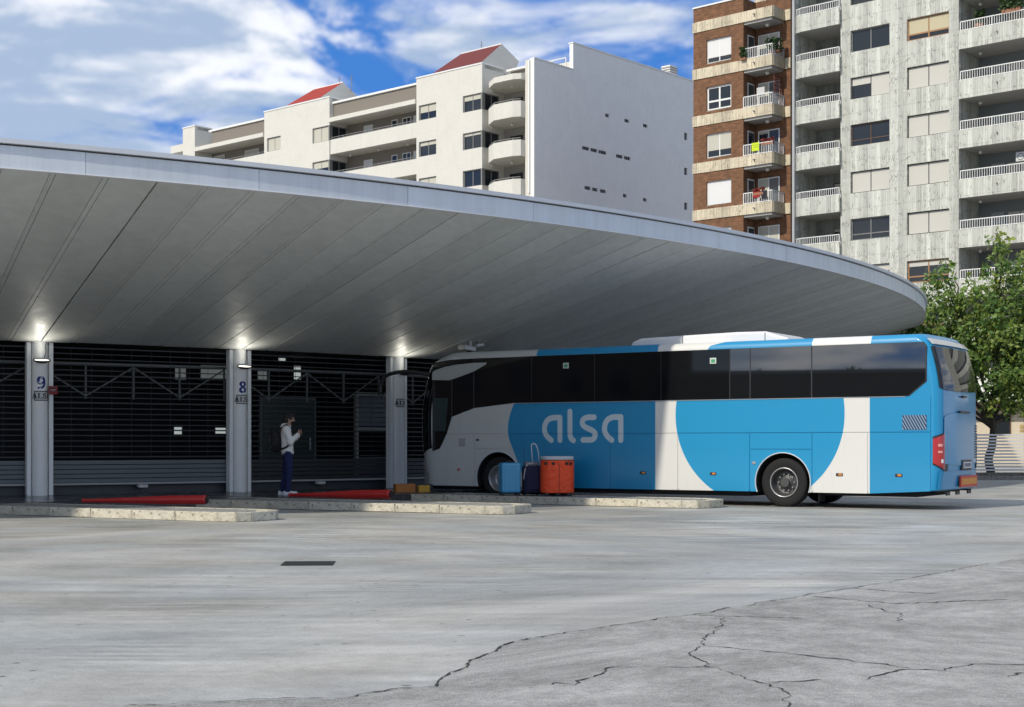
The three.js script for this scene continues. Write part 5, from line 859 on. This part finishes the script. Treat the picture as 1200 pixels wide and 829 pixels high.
{ // large orange bag
  const s = thing('orange_travel_bag', 'big bright orange oval travel bag with pale lid beside the bus', 'bag', [0.96, 0.16, -31.45], 0.15);
  const oval = (rx, rz, n = 40) => { const q = new THREE.Shape(); for (let i = 0; i <= n; i++) { const a = i / n * TAU, e = 0.72, cx = Math.sign(Math.cos(a)) * Math.abs(Math.cos(a)) ** e * rx, cz = Math.sign(Math.sin(a)) * Math.abs(Math.sin(a)) ** e * rz; i ? q.lineTo(cx, cz) : q.moveTo(cx, cz); } return q; };
  const up = (g) => g.applyMatrix4(new THREE.Matrix4().set(1, 0, 0, 0, 0, 0, 1, 0, 0, -1, 0, 0, 0, 0, 0, 1));
  const fab = M(0.85, 0.075, 0.012, 0.6, { bumpMap: rep(dataTex(256, 256, (u, v) => 0.5 + 0.4 * tn(u, v, 6, 121) + 0.2 * tn(u, v, 18, 122), false), 1, 1), bumpScale: 0.02 }), bk = M(0.015, 0.015, 0.018, 0.6);
  mesh('fabric_body', up(new THREE.ExtrudeGeometry(oval(0.335, 0.25), { depth: 0.66, bevelEnabled: true, bevelThickness: 0.02, bevelSize: 0.02, bevelSegments: 2 })).translate(0, 0.08, 0), fab, s);
  mesh('lid', up(new THREE.ExtrudeGeometry(oval(0.33, 0.245), { depth: 0.03, bevelEnabled: true, bevelThickness: 0.025, bevelSize: 0.02, bevelSegments: 2 })).translate(0, 0.785, 0), M(0.5, 0.5, 0.52, 0.6), s);
  mesh('lid_cord', up(new THREE.ExtrudeGeometry(oval(0.352, 0.267), { depth: 0.014, bevelEnabled: false })).translate(0, 0.745, 0), M(0.2, 0.03, 0.01, 0.6), s);
  for (const [x, w] of [[-0.29, 0.05], [-0.13, 0.06], [0.16, 0.06], [0.25, 0.05]]) mesh('buckle', rbox(x - w / 2, x + w / 2, 0.66, 0.715, 0.2, 0.29, 0.01), bk, s);
  mesh('side_strap', merge([box(-0.012, 0.012, 0.1, 0.7, 0.268, 0.276)]), M(0.5, 0.04, 0.01, 0.6), s);
  for (const x of [-0.25, -0.02, 0.22]) mesh('foot', rbox(x - 0.05, x + 0.05, 0, 0.07, 0.12, 0.22, 0.015), bk, s);
  mesh('foot', rbox(-0.25, 0.25, 0, 0.06, -0.2, -0.1, 0.015), bk, s);
}
// red tapered guard tubes lying along the backs of the islands
function guard(label, xr, zr, xl, zl, r0, r1, m, grp) {
  const dx = xl - xr, dz = zl - zr, L = Math.hypot(dx, dz), g = thing('guard_tube', label, 'guard rail', [xr, 0.16, -zr], Math.atan2(dz, dx), grp);
  mesh('tube', new THREE.LatheGeometry([[0.001, 0], [r0 * 0.85, 0], [r0, 0.03], [r0 * 0.98, L * 0.3], [lerp(r0, r1, 0.75), L * 0.75], [r1, L - 0.1], [r1 * 0.9, L - 0.03], [0.001, L]].map(([x, y]) => new THREE.Vector2(x, y)), 24).rotateZ(-Math.PI / 2).translate(0, r0 + 0.002, 0).applyMatrix4(new THREE.Matrix4().makeRotationZ(-Math.atan2(r0 - r1, L) * 0.9)), m, g);
  mesh('end_cap', new THREE.SphereGeometry(r1 * 1.3, 14, 10).translate(L - 0.02, r1 * 1.35, 0), m, g);
  mesh('end_plate', new THREE.CylinderGeometry(r0 * 0.8, r0 * 0.8, 0.012, 20).rotateZ(Math.PI / 2).translate(-0.008, r0, 0), M(0.03, 0.01, 0.01, 0.6), g);
}
const redP = PM(0.48, 0.012, 0.012, 0.4, { clearcoat: 0.3 });
guard('long red tapered guard tube lying on the island in front of bay nine', -5.55, 26.85, -8.0, 27.55, 0.085, 0.035, redP, 'red guard tubes');
guard('long red tapered guard tube lying at the feet of the waiting person', -2.41, 29.4, -4.6, 30.55, 0.095, 0.035, redP, 'red guard tubes');
{
  const g = thing('wheel_stop', 'orange and yellow wheel stop at the foot of the column by the bus nose', 'wheel stop', [-2.6, 0.16, -33.3], 0.42);
  mesh('orange_block', rbox(-0.05, 0.42, 0, 0.2, -0.1, 0.1, 0.02), M(0.42, 0.16, 0.03, 0.6), g); mesh('yellow_block', rbox(0.5, 0.78, 0, 0.16, -0.08, 0.08, 0.02), M(0.6, 0.33, 0.04, 0.6), g); mesh('mounting_plate', box(-0.1, 0.85, 0.0, 0.012, -0.14, 0.14), M(0.1, 0.08, 0.06, 0.7), g);
}
{ // floodlight with camera under the canopy
  const p = pol(34.6, 47.4, soffitY(34.6)), g = thing('canopy_floodlight', 'small pale floodlight hung under the canopy above the bus front', 'floodlight', p, 0.7), wm = M(0.6, 0.61, 0.6, 0.5), bk = M(0.02, 0.02, 0.02, 0.5);
  mesh('mount', new THREE.CylinderGeometry(0.03, 0.03, 0.16, 12).translate(0, -0.06, 0), wm, g);
  mesh('housing', rbox(-0.26, 0.12, -0.24, -0.12, -0.16, 0.12, 0.03, 3).applyMatrix4(new THREE.Matrix4().makeRotationZ(-0.12)), wm, g);
  mesh('lens_ring', new THREE.TorusGeometry(0.05, 0.018, 8, 18).rotateX(Math.PI / 2).translate(-0.06, -0.25, 0.04), bk, g);
  mesh('camera_body', rbox(0.16, 0.40, -0.16, -0.09, -0.05, 0.05, 0.02).applyMatrix4(new THREE.Matrix4().makeRotationZ(0.18)), wm, g);
  mesh('camera_bracket', bar([0.2, 0, 0], [0.24, -0.09, 0], 0.025), bk, g);
}

// ---------- waiting person ----------
{
  const g = thing('person', 'person in pale hoodie, dark blue jeans and white trainers looking at a phone', 'person', [-4.8, 0.16, -31.6], 0.18);
  const sm = (a, b, k) => { const h = Math.max(k - Math.abs(a - b), 0) / k; return Math.min(a, b) - h * h * k * 0.25; };
  function cap(p, a, b, ra, rb) { const bx = b[0] - a[0], by = b[1] - a[1], bz = b[2] - a[2], l = bx * bx + by * by + bz * bz || 1e-9, t = clamp(((p[0] - a[0]) * bx + (p[1] - a[1]) * by + (p[2] - a[2]) * bz) / l); return Math.hypot(p[0] - a[0] - bx * t, p[1] - a[1] - by * t, p[2] - a[2] - bz * t) - lerp(ra, rb, t); }
  function blob(field, cx, cy, cz, half, N) { // mesh the zero surface of a distance field in a cube
    const mc = new MarchingCubes(N, new THREE.MeshBasicMaterial(), false, false, 200000); mc.isolation = 0;
    const h = N / 2; let k = 0;
    for (let z = 0; z < N; z++) for (let y = 0; y < N; y++) for (let x = 0; x < N; x++) mc.field[k++] = -field([cx + (x - h) / h * half, cy + (y - h) / h * half, cz + (z - h) / h * half]);
    mc.update(); let q = new THREE.BufferGeometry(); q.setAttribute('position', new THREE.BufferAttribute(mc.positionArray.slice(0, mc.count * 3), 3));
    q.scale(half, half, half).translate(cx, cy, cz); q = mergeVertices(q, 1e-4); q.computeVertexNormals(); const uv = new Float32Array(q.attributes.position.count * 2); q.setAttribute('uv', new THREE.BufferAttribute(uv, 2)); return q;
  }
  // x = facing direction, y up, z to the viewer's side
  const J = { hipN: [0.0, 0.92, 0.085], kneeN: [0.03, 0.50, 0.09], ankN: [0.0, 0.09, 0.09], toeN: [0.19, 0.035, 0.10], hipF: [0.0, 0.92, -0.085], kneeF: [-0.03, 0.50, -0.09], ankF: [-0.10, 0.09, -0.09], toeF: [0.09, 0.035, -0.09],
    shN: [-0.03, 1.41, 0.175], elN: [0.05, 1.14, 0.22], wrN: [0.21, 1.30, 0.13], shF: [-0.02, 1.41, -0.175], elF: [0.06, 1.14, -0.21], wrF: [0.22, 1.26, -0.06] };
  const skin = PM(0.38, 0.22, 0.15, 0.55, { sheen: 0.2 });
  const ell = (p, c, r) => { const x = (p[0] - c[0]) / r[0], y = (p[1] - c[1]) / r[1], z = (p[2] - c[2]) / r[2], l = Math.hypot(x, y, z); return (l - 1) * Math.min(...r); };
  const headF = (p) => { let d = ell(p, [0.035, 1.635, 0], [0.098, 0.115, 0.078]); d = sm(d, cap(p, [0.05, 1.575, 0], [0.105, 1.548, 0], 0.05, 0.026), 0.04); d = sm(d, cap(p, [0.128, 1.632, 0], [0.146, 1.60, 0], 0.011, 0.014), 0.02); d = sm(d, cap(p, [-0.005, 1.46, 0], [0.02, 1.57, 0], 0.058, 0.055), 0.03); for (const s of [-1, 1]) { d = sm(d, ell(p, [0.02, 1.625, s * 0.08], [0.02, 0.032, 0.012]), 0.012); d = Math.max(d, -ell(p, [0.134, 1.645, s * 0.03], [0.014, 0.010, 0.016])); } d = Math.max(d, -cap(p, [0.137, 1.567, -0.018], [0.137, 1.567, 0.018], 0.004, 0.004)); return d; };
  const bodyF = (p) => {
    let d = cap(p, [0, 0.95, 0], [-0.01, 1.15, 0], 0.12, 0.115); d = sm(d, cap(p, [-0.01, 1.15, 0], [-0.02, 1.36, 0], 0.115, 0.12), 0.08); d = sm(d, cap(p, [-0.01, 1.4, 0.12], [-0.01, 1.4, -0.12], 0.06, 0.06), 0.06); d = sm(d, cap(p, [-0.01, 1.4, 0], [0.01, 1.56, 0], 0.06, 0.052), 0.04);
    for (const s of ['N', 'F']) { d = sm(d, cap(p, J['hip' + s], J['knee' + s], 0.08, 0.055), 0.04); d = sm(d, cap(p, J['knee' + s], J['ank' + s], 0.055, 0.036), 0.02); d = sm(d, cap(p, J['ank' + s], J['toe' + s], 0.035, 0.028), 0.02); d = sm(d, cap(p, J['sh' + s], J['el' + s], 0.05, 0.04), 0.03); d = sm(d, cap(p, J['el' + s], J['wr' + s], 0.04, 0.027), 0.02); }
    return d;
  };
  const handF = (w, s) => (p) => { let d = ell(p, [w[0] + 0.03, w[1] + 0.045, w[2]], [0.03, 0.045, 0.018 + 0.01]); d = sm(d, cap(p, w, [w[0] + 0.02, w[1] + 0.03, w[2]], 0.027, 0.025), 0.02); for (let i = 0; i < 4; i++) { const b = [w[0] + 0.042, w[1] + 0.03 + i * 0.019, w[2] - s * 0.012], L = [0.03, 0.036, 0.038, 0.033][i], m = [b[0] + L, b[1] + 0.006, b[2] - s * 0.004], t = [m[0] + 0.004, m[1] + 0.006, m[2] - s * 0.03]; d = Math.min(d, sm(cap(p, b, m, 0.009, 0.0085), cap(p, m, t, 0.0085, 0.007), 0.006)); } d = sm(d, cap(p, [w[0] + 0.015, w[1] + 0.05, w[2]], [w[0] + 0.03, w[1] + 0.1, w[2] + s * 0.016], 0.011, 0.009), 0.01); return d; };
  const body = mergeGeometries([blob(bodyF, 0, 0.8, 0, 0.95, 120), blob(headF, 0.04, 1.58, 0, 0.2, 84), blob(handF(J.wrN, 1), J.wrN[0] + 0.03, J.wrN[1] + 0.04, J.wrN[2], 0.1, 56), blob(handF(J.wrF, -1), J.wrF[0] + 0.03, J.wrF[1] + 0.04, J.wrF[2], 0.1, 56)]);
  const bm = mesh('body', body, skin, g);
  for (const s of [-1, 1]) mesh('eye', new THREE.SphereGeometry(0.011, 10, 8).translate(0.118, 1.645, s * 0.03), M(0.05, 0.04, 0.035, 0.2), bm);
  const fold = (p, a) => a * noise3(p[0] * 9, p[1] * 11, p[2] * 9) + a * 0.6 * noise3(p[0] * 22, p[1] * 26 + 7, p[2] * 22);
  const hood = (p) => {
    let d = sm(cap(p, [0.0, 0.93, 0.06], [-0.02, 1.3, 0.075], 0.125, 0.12), cap(p, [0.0, 0.93, -0.06], [-0.02, 1.3, -0.075], 0.125, 0.12), 0.08); d = sm(d, cap(p, [-0.02, 1.39, 0.13], [-0.02, 1.39, -0.13], 0.085, 0.085), 0.06);
    d = sm(d, cap(p, [-0.075, 1.47, 0.05], [-0.075, 1.47, -0.05], 0.07, 0.07), 0.05); d = sm(d, cap(p, [-0.02, 1.48, 0.06], [0.05, 1.47, 0.03], 0.035, 0.03), 0.03);
    for (const s of ['N', 'F']) { d = sm(d, cap(p, J['sh' + s], J['el' + s], 0.078, 0.066), 0.05); d = sm(d, cap(p, J['el' + s], J['wr' + s], 0.066, 0.045), 0.04); }
    d += fold(p, 0.0055); d = Math.max(d, 0.87 - p[1]); const ex = cap(p, [0.04, 1.6, 0], [0.08, 1.85, 0], 0.095, 0.1); return Math.max(d, -ex);
  };
  mesh('hoodie', blob(hood, 0.05, 1.2, 0, 0.42, 84), M(0.76, 0.74, 0.69, 0.95), g).userData.label = 'pale cream hooded jacket';
  const jean = (p) => { let d = cap(p, [0, 0.93, 0.05], [0, 0.93, -0.05], 0.118, 0.118); for (const s of ['N', 'F']) { d = sm(d, cap(p, J['hip' + s], J['knee' + s], 0.102, 0.076), 0.035); d = sm(d, cap(p, J['knee' + s], [J['ank' + s][0], 0.1, J['ank' + s][2]], 0.076, 0.064), 0.03); } d += fold(p, 0.007); d = Math.max(d, p[1] - 1.0); return Math.max(d, 0.075 - p[1]); };
  mesh('jeans', blob(jean, -0.02, 0.54, 0, 0.5, 96), M(0.013, 0.019, 0.08, 0.9), g).userData.label = 'dark blue jeans';
  for (const s of ['N', 'F']) { const a = J['ank' + s], t = J['toe' + s]; const sh = (p) => { let d = cap(p, [a[0] - 0.05, 0.055, a[2]], [t[0] - 0.02, 0.045, t[2]], 0.05, 0.044); d = sm(d, cap(p, [a[0] - 0.01, 0.06, a[2]], [a[0], 0.11, a[2]], 0.05, 0.046), 0.03); return Math.max(d, 0.018 - p[1], p[1] - 0.125); }; const o = mesh('trainer', blob(sh, a[0] + 0.06, 0.09, a[2], 0.2, 60), M(0.72, 0.72, 0.71, 0.7), g); mesh('sole', rbox(a[0] - 0.10, t[0] + 0.03, 0.0, 0.03, a[2] - 0.046, a[2] + 0.046, 0.012, 2), M(0.66, 0.66, 0.65, 0.8), o); }
  const hairF = (p) => { let d = ell(p, [0.02, 1.665, 0], [0.112, 0.112, 0.094]); d = sm(d, ell(p, [-0.03, 1.60, 0], [0.07, 0.085, 0.084]), 0.03); d = sm(d, ell(p, [0.09, 1.73, 0.01], [0.05, 0.035, 0.06]), 0.03); d += 0.006 * noise3(p[0] * 40, p[1] * 25, p[2] * 40); d = Math.max(d, -cap(p, [0.13, 1.62, 0], [0.17, 1.52, 0], 0.075, 0.09)); return Math.max(d, 1.555 - p[1]); };
  mesh('hair', blob(hairF, 0.02, 1.66, 0, 0.17, 64), M(0.012, 0.010, 0.009, 0.7), g);
  const beard = (p) => Math.max(ell(p, [0.085, 1.56, 0], [0.055, 0.04, 0.06]), p[1] - 1.59); mesh('beard', blob(beard, 0.08, 1.56, 0, 0.09, 40), M(0.014, 0.011, 0.01, 0.8), g);
  // backpack and phone are things of their own
  const bp = thing('backpack', 'black backpack worn on the back of the waiting person', 'backpack', [-4.8, 0.16, -31.6], 0.18), bkM = M(0.008, 0.008, 0.01, 0.8);
  const pack = (p) => { const q = [p[0] * Math.cos(0.12) + (p[1] - 1.2) * Math.sin(0.12), p[1], p[2]]; let d = ell(q, [-0.25, 1.19, 0], [0.13, 0.27, 0.16]); d = sm(d, ell(q, [-0.33, 1.08, 0], [0.075, 0.14, 0.12]), 0.04); return d + 0.006 * noise3(p[0] * 14, p[1] * 14, p[2] * 14); };
  mesh('pack_body', blob(pack, -0.26, 1.18, 0, 0.34, 72), bkM, bp);
  for (const s of [-1, 1]) mesh('shoulder_strap', tube([[-0.15, 1.42, s * 0.12], [-0.03, 1.50, s * 0.125], [0.085, 1.38, s * 0.15], [0.10, 1.2, s * 0.19], [-0.02, 1.04, s * 0.2], [-0.14, 0.99, s * 0.15]], 0.021, 32, 8), bkM, bp);
  mesh('zip_line', tube([[-0.36, 1.32, 0.06], [-0.38, 1.2, 0.09], [-0.36, 1.0, 0.1]], 0.006, 12, 6), M(0.08, 0.08, 0.08, 0.4), bp);
  const ph = thing('mobile_phone', 'dark mobile phone held up in front of the waiting person', 'phone', [-4.8, 0.16, -31.6], 0.18);
  mesh('case', rbox(J.wrN[0] + 0.055, J.wrN[0] + 0.066, J.wrN[1] + 0.0, J.wrN[1] + 0.15, J.wrN[2] - 0.055, J.wrN[2] + 0.02, 0.004, 2), M(0.012, 0.012, 0.014, 0.3), ph); mesh('screen', box(J.wrN[0] + 0.053, J.wrN[0] + 0.0545, J.wrN[1] + 0.008, J.wrN[1] + 0.142, J.wrN[2] - 0.05, J.wrN[2] + 0.015), M(0.02, 0.02, 0.025, 0.1), ph);
}
renderer.render(scene, camera);
